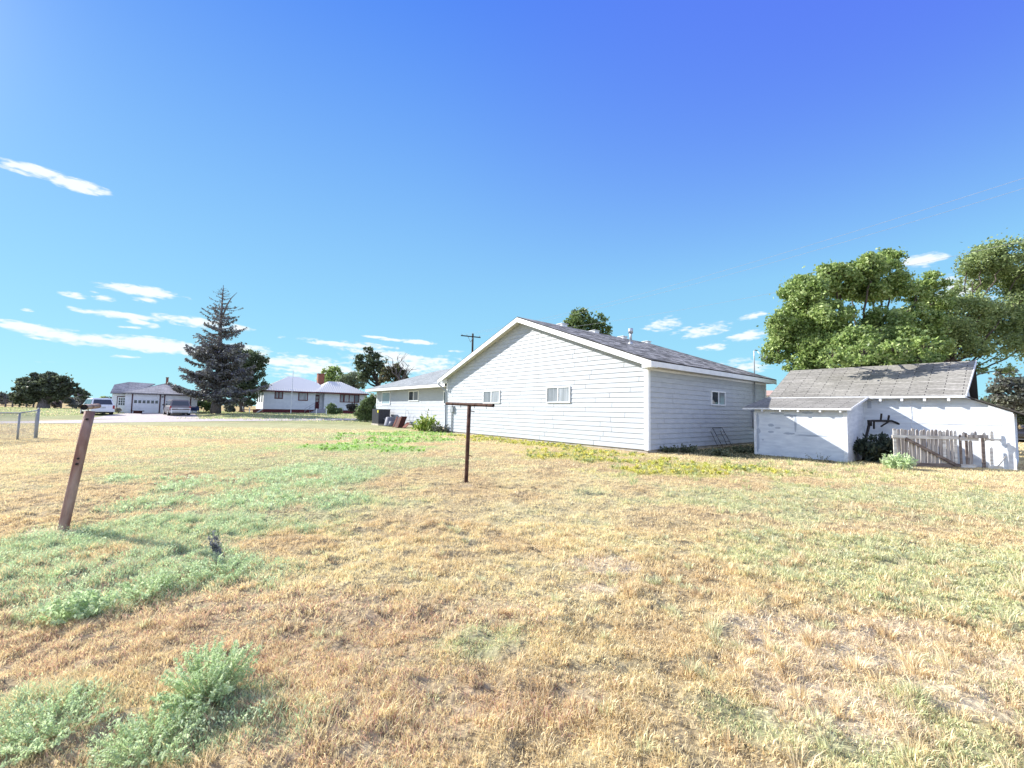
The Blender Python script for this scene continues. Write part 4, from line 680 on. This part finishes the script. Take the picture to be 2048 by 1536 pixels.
for (y0, y1, dens, h, w, seg) in ((1.0, 3.2, 15000, .036, .0042, 2), (3.2, 6, 6500, .04, .0065, 2), (6, 11, 2600, .045, .010, 1), (11, 20, 800, .05, .018, 1), (20, 37, 110, .07, .045, 1), (37, 70, 22, .09, .10, 1)):
    x, y = band(y0, y1, dens)
    if y0 >= 37: k_ = (x < -8); x, y = x[k_], y[k_]; rd = GT(300, 842)[1]; kk = (y > rd + 3.8); k2 = ~((x < GT(395, 832)[0] + 1) & (x > -46) & (y < 52)); x, y = x[kk & k2], y[kk & k2]
    if y0 == 20: rd = GT(80, 847)[1]; k_ = (y < rd - .4) | (x > -8); x, y = x[k_], y[k_]
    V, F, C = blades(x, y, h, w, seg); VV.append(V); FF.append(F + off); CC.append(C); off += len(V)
# taller bunch grass tufts, mostly on the right
def tufts(n, xr_, yr, h, per, colr, sp=.05):
    global off
    tx = rng.uniform(*xr_, n); ty = rng.uniform(*yr, n); a = rng.random((n, per)) * 6.283; r = np.sqrt(rng.random((n, per))) * sp; x = (tx[:, None] + np.cos(a) * r).ravel(); y = (ty[:, None] + np.sin(a) * r).ravel(); k = len(x); z = ground_z(x, y) - .005
    hh = np.repeat(h * (.6 + .7 * rng.random(n)), per) * (.5 + .6 * rng.random(k)); ld = np.stack([np.cos(a).ravel(), np.sin(a).ravel()], 1) * (hh * (.2 + .8 * rng.random(k)))[:, None]; b = rng.random(k) * 6.283; w = .0035 + .0006 * np.maximum(y, 1); O = np.stack([np.cos(b) * w / 2, np.sin(b) * w / 2, np.zeros(k)], 1)
    B = np.stack([x, y, z], 1); md = B + np.stack([ld[:, 0] * .3, ld[:, 1] * .3, hh * .65], 1); tip = B + np.stack([ld[:, 0], ld[:, 1], hh], 1); V = np.stack([B - O, B + O, md - O * .8, md + O * .8, tip], 1).reshape(-1, 3); i = np.arange(k)[:, None] * 5
    c = np.array(colr)[np.repeat(rng.integers(0, len(colr), n), per)] * (.75 + .5 * rng.random((k, 1))); F = np.concatenate([i + [0, 1, 2], i + [1, 3, 2], i + [2, 3, 4]], 0); VV.append(V); FF.append(F + off); CC.append(np.repeat(c, 5, 0)); off += len(V)
ST = [(.80, .64, .38), (.84, .70, .44), (.66, .50, .30), (.66, .66, .40)]
tufts(240, (1.0, 5.5), (1.8, 5.0), .085, 45, ST); tufts(520, (-4.5, 3.5), (1.6, 6), .06, 32, ST, .04); tufts(260, (3, 11), (4, 9), .12, 30, [(.66, .66, .40), (.58, .60, .34), (.76, .66, .42)], .06); tufts(160, (2, 12), (9, 15), .14, 24, [(.66, .64, .32), (.5, .56, .26)], .08)
kind(npmesh('dry_grass', np.concatenate(VV), np.concatenate(FF), 'grass', np.concatenate(CC)), 'stuff', 'short sunburnt dry grass covering the whole yard', 'grass')
# sage weeds spread through the patches: small leafy sprays
VV = []; CC = []
def sprays(zone, ncand, xr_, yr, h, nl, leaf, colr, thr=.45):
    x = rng.uniform(*xr_, ncand); y = rng.uniform(*yr, ncand); d, _, _ = zones(x, y); k = (rng.random(ncand) < d[zone]) & (d[zone] > thr) & ~inside(x, y); x, y = x[k], y[k]; m = len(x)
    hh = h * (.5 + .7 * rng.random(m)); X = np.repeat(x, nl); Y_ = np.repeat(y, nl); Hh = np.repeat(hh, nl); t = rng.random(m * nl) ** .7; a = rng.random(m * nl) * 6.283; r = Hh * .55 * np.sqrt(rng.random(m * nl)) * (.3 + t)
    c = np.stack([X + np.cos(a) * r, Y_ + np.sin(a) * r, ground_z(X, Y_) + Hh * t * (1 - .3 * (r / Hh))], 1); V, F = quads(c, leaf * (.6 + .8 * rng.random(len(c))), rng, 0, 2.4, np.stack([np.cos(a) * .6, np.sin(a) * .6, np.full(len(a), .8)], 1)); VV.append(V); cc = np.array(colr)[np.repeat(rng.integers(0, len(colr), m), nl)]; CC.append(np.repeat(cc * (.75 + .5 * rng.random((len(c), 1))), 4, 0))
sprays('sage', 2900, (-9, 0), (1.8, 6.2), .11, 34, .0075, SG, .5); sprays('sage', 3000, (-12, 1), (6.2, 13), .12, 24, .016, SG, .5)
sprays('olive', 2600, (3, 14), (3, 12), .08, 26, .011, [(.60, .60, .38), (.52, .56, .36), (.66, .62, .40)], .3); sprays('lime', 1600, (-14, 0), (14, 32), .09, 14, .05, [(.34, .56, .12), (.46, .66, .18), (.36, .46, .16)], .4)
sprays('yel', 4200, (-6, 14), (11, 28), .10, 18, .04, [(.60, .60, .14), (.70, .64, .18), (.42, .46, .2)], .4)
V = np.concatenate(VV); kind(npmesh('ground_weeds', V, np.arange(len(V)).reshape(-1, 4), 'leaf', np.concatenate(CC)), 'stuff', 'low green weed patches spreading through the dry grass', 'weeds')
# shaded strip of darker leafy weeds along the side wall
for i, (px, py, hh, sp) in enumerate(((1335, 905, .3, .5), (1375, 905, .35, .5), (1480, 905, .3, .6), (1640, 925, .45, .5), (1440, 912, .3, .4))):
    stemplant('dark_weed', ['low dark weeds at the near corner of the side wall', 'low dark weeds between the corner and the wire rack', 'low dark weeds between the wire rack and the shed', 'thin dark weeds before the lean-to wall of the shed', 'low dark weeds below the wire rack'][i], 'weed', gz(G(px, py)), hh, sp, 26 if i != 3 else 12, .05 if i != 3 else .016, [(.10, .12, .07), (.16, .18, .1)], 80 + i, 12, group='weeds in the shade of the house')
# ------------------------------------------------------------------ far left: garage, cars, white house
def local(px0, py0, Y, rz=0): b = WT(px0, Y); return b, Y / FP
def along(b, rz):
    u = np.array([math.cos(rz), math.sin(rz)])
    def f(px):
        r = ray(px, 812); t, s_ = np.linalg.solve(np.array([[r[0], -u[0]], [r[1], -u[1]]]), b[:2]); return float(s_)
    return f
gb_, k = local(249, 826, 50.5)
GA = thing('old_garage', 'white two bay garage with blue grey shingle roof and maroon trimmed doors', 'garage', gb_, rad(39))
X_ = along(gb_, rad(39)); Z_ = lambda px, py: W(px, py, 50.5)[2] - gb_[2]
EG = 2.45; w = MB(); w.box(X_(249), X_(394), 0, 7, -.3, EG); w.box(X_(219), X_(249) - .01, 2.0, 8, -.3, EG); frg = (np.zeros(3), XU, -YU); siding(w, frg, lambda z: X_(249), lambda z: X_(264), 0, EG, .2, .015); siding(w, (np.array([0, 2., 0]), XU, -YU), lambda z: X_(219), lambda z: -.02, 0, EG, .2, .015); siding(w, frg, lambda z: X_(379), lambda z: X_(394), 0, EG, .2, .015); w.build('wall', 'whitewall', GA)
r = MB(); e = .35; xl, xrr = X_(249) - e, X_(398); ap = (X_(328), 4.0, EG + 1.5); ap2 = (X_(338), 4.0, EG + 1.45)
r.slope([(xl, -e, EG), (xrr, -e, EG), ap2, ap], .1); r.slope([(xl, 8, EG), (xl, -e, EG), ap], .1); r.slope([(xrr, -e, EG), (xrr, 8, EG), ap2], .1)
a1 = (X_(217) , 2 - e, EG - .02); r.slope([(X_(215), 1.7, EG - .03), (0.3, 1.7, EG - .03), (X_(305), 5.0, EG + 1.4), (X_(248), 5.0, EG + 1.5), (X_(219), 3.6, EG + 1.05)], .1); r.build('roof', 'shingle_far', GA)
c = MB(); c.box(X_(327.5), X_(333), 3.6, 4.0, EG + 1.3, EG + 2.2); c.box(X_(326.8), X_(333.7), 3.55, 4.05, EG + 2.2, EG + 2.28); c.build('chimney', 'brick', GA)
for (x0, x1, z1) in ((265, 318, 2.32), (329.5, 379, 2.28)):
    d = MB(); d.fbox(frg, X_(x0), X_(x1), .005, .04, 0, z1)
    for zz in (.55, 1.1, 1.7): d.fbox(frg, X_(x0), X_(x1), .041, .05, zz, zz + .52)
    dd = d.build('garage_door', 'whitewall', GA)
    t = MB(); t.fbox(frg, X_(x0) - .12, X_(x0), .005, .07, -.05, z1 + .12); t.fbox(frg, X_(x1), X_(x1) + .12, .005, .07, -.05, z1 + .12); t.fbox(frg, X_(x0), X_(x1), .005, .07, z1, z1 + .12); t.build('frame', 'darktrim', dd)
    for i in range(6): pw = (X_(x1) - X_(x0) - .1) / 6; a = X_(x0) + .11 + i * pw; p = MB(); p.fbox(frg, a, a + pw * .68, .053, .065, 1.22, 1.58); p.build('pane', 'glass', dd)
d = MB(); frd = (np.array([0, 2., 0]), XU, -YU); d.fbox(frd, X_(231), X_(247), .02, .05, 0, 1.95); dd = d.build('door', 'whitewall', GA); t = MB(); t.fbox(frd, X_(229.5), X_(231), .02, .07, 0, 2.05); t.fbox(frd, X_(247), X_(248.5), .02, .07, 0, 2.05); t.fbox(frd, X_(231), X_(247), .02, .07, 1.95, 2.05); t.build('frame', 'darktrim', dd)
for i in range(3):
    for j in range(3): a = X_(233.5) + i * .2; p = MB(); p.fbox(frd, a, a + .14, .052, .06, .95 + j * .31, 1.2 + j * .31); p.build('pane', 'glass', dd)
lm = MB(); lm.tube([(X_(323.5), -.02, 2.12), (X_(323.5), -.12, 2.05)], [.05, .12], 8); lm.build('lamp', 'greymetal', GA)
mw = thing('low_cart', 'dark low flat cart parked before the left garage door', 'cart', WT(274, 49.8)); p = MB(); p.box(-.55, .55, 0, .4, .28, .36); p.box(-.4, .35, 0, .35, .03, .28); p.build('deck', 'rustdark', mw)
gcb = thing('blue_grill', 'dark blue barbecue grill on legs at the right corner of the garage', 'grill', WT(389, 50)); p = MB(); p.box(-.5, .3, 0, .4, .45, .8); p.tube([(-.45, .2, .8), (.25, .2, .8)], .2, 10); p.build('body', 'bluemetal', gcb); p = MB()
for x in (-.48, .28): p.bar((x, .05, 0), (x, .05, .46), .04); p.bar((x, .35, 0), (x, .35, .46), .04)
p.build('leg', 'galv', gcb)
def car(name, label, base, rz, paint, L_, Wd, Ht, belt, roofy, kind_='suv', guard=False, rearglass='glass'):
    th = thing(name, label, 'car', base, rz); y0r, y1r = roofy; hwid = Wd / 2; st = [(0, .42, belt - .12, .93), (.06, .36, belt - .02, .98), (.5, .3, belt, 1), (L_ * .5, .28, belt, 1), (L_ * .72, .28, belt - .04, 1), (L_ - .5, .3, belt - .2, .95), (L_ - .1, .36, belt - .3, .85), (L_, .45, belt - .45, .75)]
    b = MB(); rings = []
    for (y, zb, zt, f) in st: w_ = hwid * f; rings.append([(-w_ * .9, y, zb), (-w_, y, zb + .12), (-w_, y, (zb + zt) / 2), (-w_ * .97, y, zt - .05), (-w_ * .9, y, zt), (w_ * .9, y, zt), (w_ * .97, y, zt - .05), (w_, y, (zb + zt) / 2), (w_, y, zb + .12), (w_ * .9, y, zb)])
    base_i = len(b.v)
    for r_ in rings: b.v += r_
    for i in range(len(rings) - 1):
        for k_ in range(10): b.f.append([base_i + i * 10 + k_, base_i + i * 10 + (k_ + 1) % 10, base_i + (i + 1) * 10 + (k_ + 1) % 10, base_i + (i + 1) * 10 + k_]); b.uv.append(None)
    b.f.append([base_i + k_ for k_ in range(10)]); b.uv.append(None); e_ = base_i + (len(rings) - 1) * 10; b.f.append([e_ + k_ for k_ in range(9, -1, -1)]); b.uv.append(None)
    # cabin
    wb_, wt_ = hwid * .93, hwid * .76; zb, zt = belt - .02, Ht; yr0, yr1 = y0r; yf0, yf1 = y1r
    rows = [(yr0, zb, wb_), (yr0 + (yr1 - yr0) * .8, zt - .14, wt_ * 1.05), (yr1 + .08, zt - .02, wt_), ((yr1 + yf1) / 2, zt, wt_), (yf1 - .1, zt - .03, wt_), (yf1 + (yf0 - yf1) * .2, zt - .12, wt_ * 1.03), (yf0, zb, wb_)]
    bi = len(b.v)
    for (y, z, w_) in rows: b.v += [(-w_, y, z - (.03 if z > zb else 0)), (-w_ * .8, y, z), (w_ * .8, y, z), (w_, y, z - (.03 if z > zb else 0))]
    for i in range(len(rows) - 1):
        for k_ in range(3): b.f.append([bi + i * 4 + k_, bi + i * 4 + k_ + 1, bi + (i + 1) * 4 + k_ + 1, bi + (i + 1) * 4 + k_]); b.uv.append(None)
    for sd in (0, 3): f_ = [bi + i * 4 + sd for i in range(len(rows))]; b.f.append(f_ if sd else f_[::-1]); b.uv.append(None)
    b.build('body', paint, th, False)
    ry = lambda t: yr0 + (yr1 - yr0) * .8 * t; rzz = lambda t: zb + (zt - .14 - zb) * t
    g = MB(); g.hexa([(-wb_ * .86, ry(.1) - .03, rzz(.1)), (wb_ * .86, ry(.1) - .03, rzz(.1)), (wb_ * .86, ry(.1), rzz(.1)), (-wb_ * .86, ry(.1), rzz(.1)), (-wt_ * .9, ry(.95) - .03, rzz(.95)), (wt_ * .9, ry(.95) - .03, rzz(.95)), (wt_ * .9, ry(.95), rzz(.95)), (-wt_ * .9, ry(.95), rzz(.95))]); g.build('rear_window', 'glass', th)
    for sx in (-1, 1):
        ws_ = [(yr0 + .25, .32 * (yf0 - yr0) + yr0), (.34 * (yf0 - yr0) + yr0, .60 * (yf0 - yr0) + yr0), (.62 * (yf0 - yr0) + yr0, yf0 - .45)]
        for (ya, yb_) in ws_:
            wA = wb_ + .012; wB = (wb_ + (wt_ - wb_) * .8) + .03; za, zb2 = zb + .06, zt - .17; g = MB(); sh = .12 if ya < yr0 + .3 else 0; shf = -.3 if yb_ > yf0 - .5 else 0
            g.hexa([(sx * wA, ya, za), (sx * wA, yb_, za), (sx * (wA - .03), yb_, za), (sx * (wA - .03), ya, za), (sx * wB, ya + sh, zb2), (sx * wB, yb_ + shf, zb2), (sx * (wB - .03), yb_ + shf, zb2), (sx * (wB - .03), ya + sh, zb2)]); g.build('side_window', 'glass', th)
        for y in (.85, L_ - .9):
            wl = MB(); wl.tube([(sx * (hwid - .22), y, .36), (sx * (hwid + .01), y, .36)], .36, 18); wo = wl.build('wheel', 'tyre', th, False); rm = MB(); rm.tube([(sx * (hwid + .0), y, .36), (sx * (hwid + .03), y, .36)], .2, 14); rm.build('rim', 'galv', wo)
        tl = MB(); tl.box(*sorted((sx * hwid * .80, sx * hwid * .965)), -.03, .1, belt - .42, belt - .05); tl.build('tail_lamp', 'redlamp', th)
        mi = MB(); mi.box(*sorted((sx * (hwid + .0), sx * (hwid + .2))), yf0 - .5, yf0 - .38, belt, belt + .16); mi.build('mirror', 'plastic', th)
    bm_ = MB(); bm_.box(-hwid * .95, hwid * .95, -.12, .05, .38, .62); bm_.build('bumper', paint if kind_ == 'suv' else 'galv', th); lp = MB(); lp.box(-.22, .22, -.02, .0, belt - .38, belt - .22); lp.build('plate', 'galv', th)
    lo_ = MB(); lo_.box(-hwid * .85, hwid * .85, .1, L_ - .2, .22, .44); lo_.build('underbody', 'plastic', th)
    if guard:
        gd = MB(); y = -.25
        for a, bb in (((-.75, y, .3), (-.85, y, .85)), ((.75, y, .3), (.85, y, .85)), ((-.87, y, .85), (.87, y, .85)), ((-.8, y, .6), (.8, y, .6))): gd.tube([a, bb], .035, 8)
        gd.build('hitch_rack', 'trim', th)
    return th
sb = WT(206, 45.5); car('parked_suv', 'white sport utility car parked on the grass left of the garage', sb, rad(56), 'carwhite', 4.7, 1.95, 1.86, 1.12, ((.1, .55), (3.6, 2.7)))
vb = WT(361, 46.8); car('parked_van', 'tan silver van backed before the right garage door with a white hitch rack', vb, rad(46), 'carsilver', 4.9, 1.95, 1.82, 1.12, ((.08, .4), (4.1, 3.1)), 'van', True)
# white farmhouse with metal roof
YW = 63.; wbp, k = local(526, 826, YW); wbp = wbp.copy()
HF = thing('metal_roof_house', 'white house with ribbed pale metal roof and maroon trim and door', 'house', wbp, rad(37))
X_ = along(wbp, rad(37)); EH = 3.4; frh = (np.zeros(3), XU, -YU)
w = MB(); w.box(X_(526), X_(630), 0, 9, .55, EH); w.box(X_(630), X_(648), 1.2, 9, .55, EH); w.box(X_(648), X_(733), 0, 9, .55, EH)
siding(w, frh, lambda z: 0, lambda z: X_(630), .6, EH, .22, .015); siding(w, frh, lambda z: X_(648), lambda z: X_(733), .6, EH, .22, .015); siding(w, (np.zeros(3), YU, -XU), lambda z: 0, lambda z: 9, .6, EH, .22, .015); w.build('wall', 'whitewall', HF)
f = MB(); f.box(X_(526) + .02, X_(733) - .02, .03, 8.9, -.4, .549); f.build('foundation', 'redtrim', HF)
def ribroof(pts, nrib, hip=None):
    r.slope(pts, .06); p = [np.array(q, float) for q in pts]; u = p[1] - p[0]
    nn = np.cross(p[1] - p[0], p[2] - p[0]); nn /= np.linalg.norm(nn); ud = u / np.linalg.norm(u); w = np.cross(nn, ud); top = max((q - p[0]).dot(w) for q in p)
    for i in range(1, nrib):
        s0 = np.linalg.norm(u) * i / nrib; hi_ = 0
        n = len(p)
        for j in range(n):
            a, b = p[j] - p[0], p[(j + 1) % n] - p[0]; ua, ub = a.dot(ud), b.dot(ud)
            if abs(ub - ua) > 1e-6 and min(ua, ub) <= s0 <= max(ua, ub): hi_ = max(hi_, (a + (b - a) * (s0 - ua) / (ub - ua)).dot(w))
        if hi_ > .15: r.bar(p[0] + ud * s0 + nn * .02, p[0] + ud * s0 + w * (hi_ - .03) + nn * .02, .06, .05, tuple(nn))
r = MB(); e = .5; xa, xb = X_(526) - e, X_(640); ym = 4.5; rz1 = EH + 2.55
ribroof([(xa, -e, EH), (xb + 1.5, -e, EH), (X_(640), 3.2, EH + 1.75), (X_(606), ym, rz1), (X_(585), ym, rz1)], 30); ribroof([(xa, 9 + e, EH), (xa, -e, EH), (X_(585), ym, rz1)], 22); r.slope([(xb, -e, EH), (xb, 9 + e, EH), (X_(606), ym, rz1)], .06)
xc, xd = X_(628), X_(735) ; ribroof([(xc, -e - .06, EH + .04), (xd, -e - .06, EH + .04), (X_(691), 3.2, EH + 2.0), (X_(664), 3.2, EH + 2.0)], 26); r.slope([(xd, -e, EH + .04), (xd, 9, EH), (X_(691), 3.2, EH + 2.0)], .06); r.slope([(xc, 7, EH), (xc, -e, EH + .04), (X_(664), 3.2, EH + 2.0)], .06); r.slope([(xd, 9, EH), (xc, 9, EH), (X_(664), 3.2, EH + 1.98), (X_(691), 3.2, EH + 1.98)], .06); r.build('roof', 'ribroof', HF)
f = MB(); f.box(xa, xc - .02, -e - .03, -e - .002, EH - .2, EH - .03); f.box(xa - .03, xa - .002, -e, 9.5, EH - .2, EH - .03); f.box(xc, xd, -e - .1, -e - .065, EH - .18, EH + .01); f.build('fascia', 'redtrim', HF)
f = MB(); f.box(xa + .02, xd - .02, -e + .01, -.02, EH - .12, EH - .08); f.build('soffit', 'redtrim', HF)
c = MB(); c.box(X_(648), X_(661), 5.0, 6.0, EH + .6, EH + 3.4); c.box(X_(647.3), X_(661.7), 4.95, 6.05, EH + 3.28, EH + 3.4); c.build('chimney', 'brick', HF)
window(HF, frh, X_(548), X_(565), 2.15, EH - .12, 2, .12, 'redtrim', ('halfcurtain', 'halfcurtain')); window(HF, frh, X_(595.5), X_(615), 1.95, EH - .12, 1, .12, 'redtrim', ('curtain',)); window(HF, frh, X_(687), X_(718), 1.85, EH - .2, 3, .12, 'redtrim', ('curtain', 'curtain', 'glass')); window(HF, frh, X_(679), X_(686.9), 1.85, EH - .2, 1, .1, 'redtrim', ('halfcurtain',))
frl = (np.zeros(3), YU, -XU)
for a in (1.2, 4., 6.4): window(HF, frl, a, a + .9, 1.6, EH - .15, 1, .1, 'darktrim', ('glass',))
frdd = (np.array([0, 1.2, 0]), XU, -YU); d = MB(); d.fbox(frdd, X_(631.5), X_(641.5), .01, .06, .72, 2.95); dr = d.build('door', 'redtrim', HF)
for z in (1.85, 2.35): p = MB(); p.fbox(frdd, X_(634), X_(639.5), .062, .075, z, z + .38); p.build('pane', 'curtain', dr)
p = MB(); p.fbox(frdd, X_(640), X_(640.6), .062, .1, 1.6, 1.7); p.build('handle', 'galv', dr)
s = MB()
for i in range(4): s.box(X_(619) + i * .3, X_(650), -1.7 + i * .35, 1.19, (-.3 if i == 0 else i * .18 - .0), .18 + i * .18)
s.build('front_steps', 'step', HF)
p = MB(); p.tube([(X_(606), -1.5, .7), (X_(628), -.5, 1.65)], .025, 6); p.tube([(X_(606), -1.5, .35), (X_(628), -.5, 1.25)], .02, 6)
for t in (0, .5, 1): x = X_(606) + (X_(628) - X_(606)) * t; p.tube([(x, -1.5 + t, 0), (x, -1.5 + t, .7 + .95 * t)], .022, 6)
p.build('stair_rail', 'greymetal', HF)
fpo = thing('flagpole', 'slim white flagpole standing before the white farmhouse wall', 'flagpole', WT(582, YW - 1)); p = MB(); hh = (W(584, 741, YW - 1) - WT(582, YW - 1))[2]; p.tube([(0, 0, 0), (.06, 0, hh)], [.05, .035], 8); p.build('pole', 'trim', fpo)
dk = thing('wooden_step', 'low reddish wooden porch step at the left end of the white farmhouse', 'porch step', WT(512, YW - .5)); p = MB(); p.box(-1.3, .7, -1, .4, .35, .45); p.box(.3, .9, -1.2, .2, .0, .5); p.box(-1.8, -1.2, -1.3, -.6, .1, .2); p.build('deck', 'rustpanel', dk); p = MB(); p.bar((.95, -1.3, 0), (1.7, -1.3, .55), .14); p.bar((-1.2, -.9, 0), (-1.45, -.9, .9), .1); p.build('post', 'trim', dk)
# little markers near the steps
for i, (px, lab) in enumerate(((633, 'small white post standing before the grey front steps'), (653, 'small white post standing before the bush beside the steps'), (499, 'short white post on the grass near the porch step'))): o = thing('marker_post', lab, 'post', WT(px, YW - 4), 0, 'short white posts'); p = MB(); p.tube([(0, 0, 0), (0, 0, .6), (.05, 0, .75)], [.06, .06, .1], 8); p.build('post', 'trim', o)
# corral fence
ca, cb_ = WT(-60, 69.5), WT(122, 70.5); cf = thing('corral_fence', 'brown wooden rail corral fence in front of the golden field', 'fence', ca); dv = cb_ - ca; n = 14
for i in range(n): q = dv * i / (n - 1); p = MB(); p.bar(q + [0, 0, -.2], q + [0, 0, 1.35], .16); p.build('post', 'distwood', cf)
for z in (.3, .62, .94, 1.26): p = MB(); p.bar([0, 0, z], dv + [0, 0, z], .05, .08); p.build('rail', 'distwood', cf)
ca, cb_ = WT(152, 68), WT(172, 68); cf = thing('corral_gate', 'short brown rail gate between the silvery brush and the white car', 'gate', ca); dv = cb_ - ca
for i in range(3): q = dv * i / 2; p = MB(); p.bar(q, q + [0, 0, 1.3], .14); p.build('post', 'distwood', cf)
for z in (.3, .75, 1.2): p = MB(); p.bar([0, 0, z], dv + [0, 0, z], .05, .08); p.build('rail', 'distwood', cf)
# chain link fence at far left
ce = G(72, 876); cm_ = G(34.5, 880); dv = (cm_ - ce); dv /= np.linalg.norm(dv); span = np.linalg.norm(cm_ - ce); CFc = thing('chain_link_fence', 'galvanised chain link fence panel ending at a thick post, far left', 'fence', ce)
p = MB(); p.tube([(0, 0, -.1), (0, 0, 1.27)], .05, 10); p.tube([(0, 0, 1.27), (0, 0, 1.33)], [.055, .015], 10); p.build('post', 'greymetal', CFc, True)
p = MB(); p.tube([dv * .14, dv * .14 + [0, 0, 1.1]], .015, 6); p.build('tension_bar', 'greymetal', CFc)
nsp = 4; q = np.zeros(3); hts = [1.22, 1.12, 1.15, 1.15, 1.15]
for i in range(1, nsp + 1): q2 = dv * span * i * (1 if i < 2 else 1.35); p = MB(); p.tube([q2 + [0, 0, -.1], q2 + [0, 0, hts[i]]], .035, 8); p.build('post', 'greymetal', CFc, True); p = MB(); p.tube([q + [0, 0, hts[i - 1]], q2 + [0, 0, hts[i]]], .025, 8); p.build('top_rail', 'greymetal', CFc, True); q = q2
tot = np.linalg.norm(q); p = MB(); n = int(tot / .07); hgt = 1.1
for i in range(-17, n):
    for sg in (1, -1):
        s0 = i * .07; s1 = s0 + hgt; za, zb2 = (0, hgt) if sg > 0 else (hgt, 0)
        if s0 < 0: t = -s0 / hgt; za = za + (zb2 - za) * t; s0 = 0
        if s1 > tot: t = (tot - s0) / (s1 - s0); zb2 = za + (zb2 - za) * t; s1 = tot
        if s1 <= s0: continue
        a, b = dv * s0 + [0, 0, za + .03], dv * s1 + [0, 0, zb2 + .03]; nn = np.array([0, 0, .007]); p.poly([a - nn, b - nn, b + nn, a + nn])
p.build('wire_mesh', 'greymetal', CFc)
# utility pole and wires
up_ = WT(942, 55); UP = thing('utility_pole', 'dark wooden utility pole with crossarm behind the left roof slope', 'utility pole', up_); hh = (W(942, 667, 55) - up_)[2]; p = MB(); p.tube([(0, 0, 0), (0, 0, hh)], [.17, .12], 10); p.build('pole', 'creosote', UP, True)
a_, b_ = W(922, 671, 55.2) - up_, W(961, 675, 54.6) - up_; p = MB(); p.bar(a_, b_, .11, .13); p.build('crossarm', 'creosote', UP); p = MB(); c_ = (a_ + b_) / 2; p.bar(c_ + (a_ - c_) * .3, c_ + [0, 0, -.75], .05); p.bar(c_ + (b_ - c_) * .3, c_ + [0, 0, -.75], .05); p.build('brace', 'greymetal', UP)
tops = [a_ + (b_ - a_) * f + [0, 0, .2] for f in (.05, .3, .95)]
for q in tops: p = MB(); p.tube([q - [0, 0, .2], q], [.035, .05], 8); p.build('insulator', 'greymetal', UP)
ends = [W(2300, 275, 15.), W(2330, 290, 15.5), W(2330, 420, 16.5)]
wires = MB(); 
for q, e in zip(tops, ends):
    q = q + up_; pts = []
    for i in range(25): t = i / 24; pp_ = q * (1 - t) + e * t; pp_[2] -= 4 * .9 * t * (1 - t); pts.append(tuple(pp_))
    wires.tube(pts, .007, 5)
tag(wires.build('power_line', 'galv'), 'thin pale overhead wires running from the utility pole to the upper right', 'power line')
# far right: dark car and small barn beyond the gap
car('parked_car', 'dark car partly hidden at the right edge beyond the shed', np.array([*(WT(2034, 30)[:2] + np.array([4.7, 0])), 0]), rad(92), 'cardark', 4.6, 1.9, 1.75, 1.1, ((.1, .6), (3.6, 2.7)))
BN = thing('distant_barn', 'small pale building with orange tan roof seen between the house and the shed', 'barn', np.array([*WT(1552, 62)[:2], 0]))
k = 62 / FP; zt = lambda y: W(1545, y, 62)[2]; p = MB(); p.box(-30 * k, 22 * k, 0, 6, -.2, zt(791)); p.build('wall', 'whitewall', BN); p = MB(); p.slope([(-32 * k, -.3, zt(791)), (24 * k, -.3, zt(791)), (24 * k, 3, zt(778.5)), (-32 * k, 3, zt(778.5))], .1); p.slope([(24 * k, 6.3, zt(791)), (-32 * k, 6.3, zt(791)), (-32 * k, 3, zt(778.5)), (24 * k, 3, zt(778.5))], .1); p.build('roof', 'silverroof', BN)
# distant tree line
rng2 = random.Random(9)
tl = MB()
def farwood(name, label, x0, x1, Y, hmin, hmax, n, cols, seed):
    rg = np.random.default_rng(seed); cx = rg.uniform(x0, x1, n); cy = Y + rg.normal(size=n) * 8; h = rg.uniform(hmin, hmax, n); m = 90; i = np.repeat(np.arange(n), m); o_ = rg.normal(size=(n * m, 3)); o_ /= np.linalg.norm(o_, axis=1, keepdims=True); o_ *= rg.random((n * m, 1)) ** .4
    c = np.stack([cx[i] + o_[:, 0] * h[i] * .8, cy[i] + o_[:, 1] * h[i] * .8, .6 + h[i] * .5 + o_[:, 2] * h[i] * .5], 1); V, F = quads(c, h[i] * .3, rg); cc = np.array(cols)[rg.integers(0, len(cols), n)][i]; kind(npmesh(name, V, F, 'leaf', np.repeat(cc * (.7 + .6 * rg.random((len(c), 1))), 4, 0)), 'stuff', label, 'trees')
farwood('distant_trees', 'thin line of far off trees along the left horizon', -420, -60, 260, 2.5, 6, 70, [(.08, .09, .08), (.13, .14, .10)], 1)
farwood('distant_scrub', 'far off scrub seen past the right end of the shed', 70, 260, 95, 2.5, 6, 40, [(.06, .07, .05), (.1, .12, .07)], 2)
tree('windbreak_tree', 'dark rounded tree at the far left edge of the horizon', 'tree', WT(5, 120), [(2, 792, 7, 0), (10, 797, 8, 0), (-5, 795, 8, 0), (5, 800, 8, 0)], 2500, .35, PURP, 71, .3)
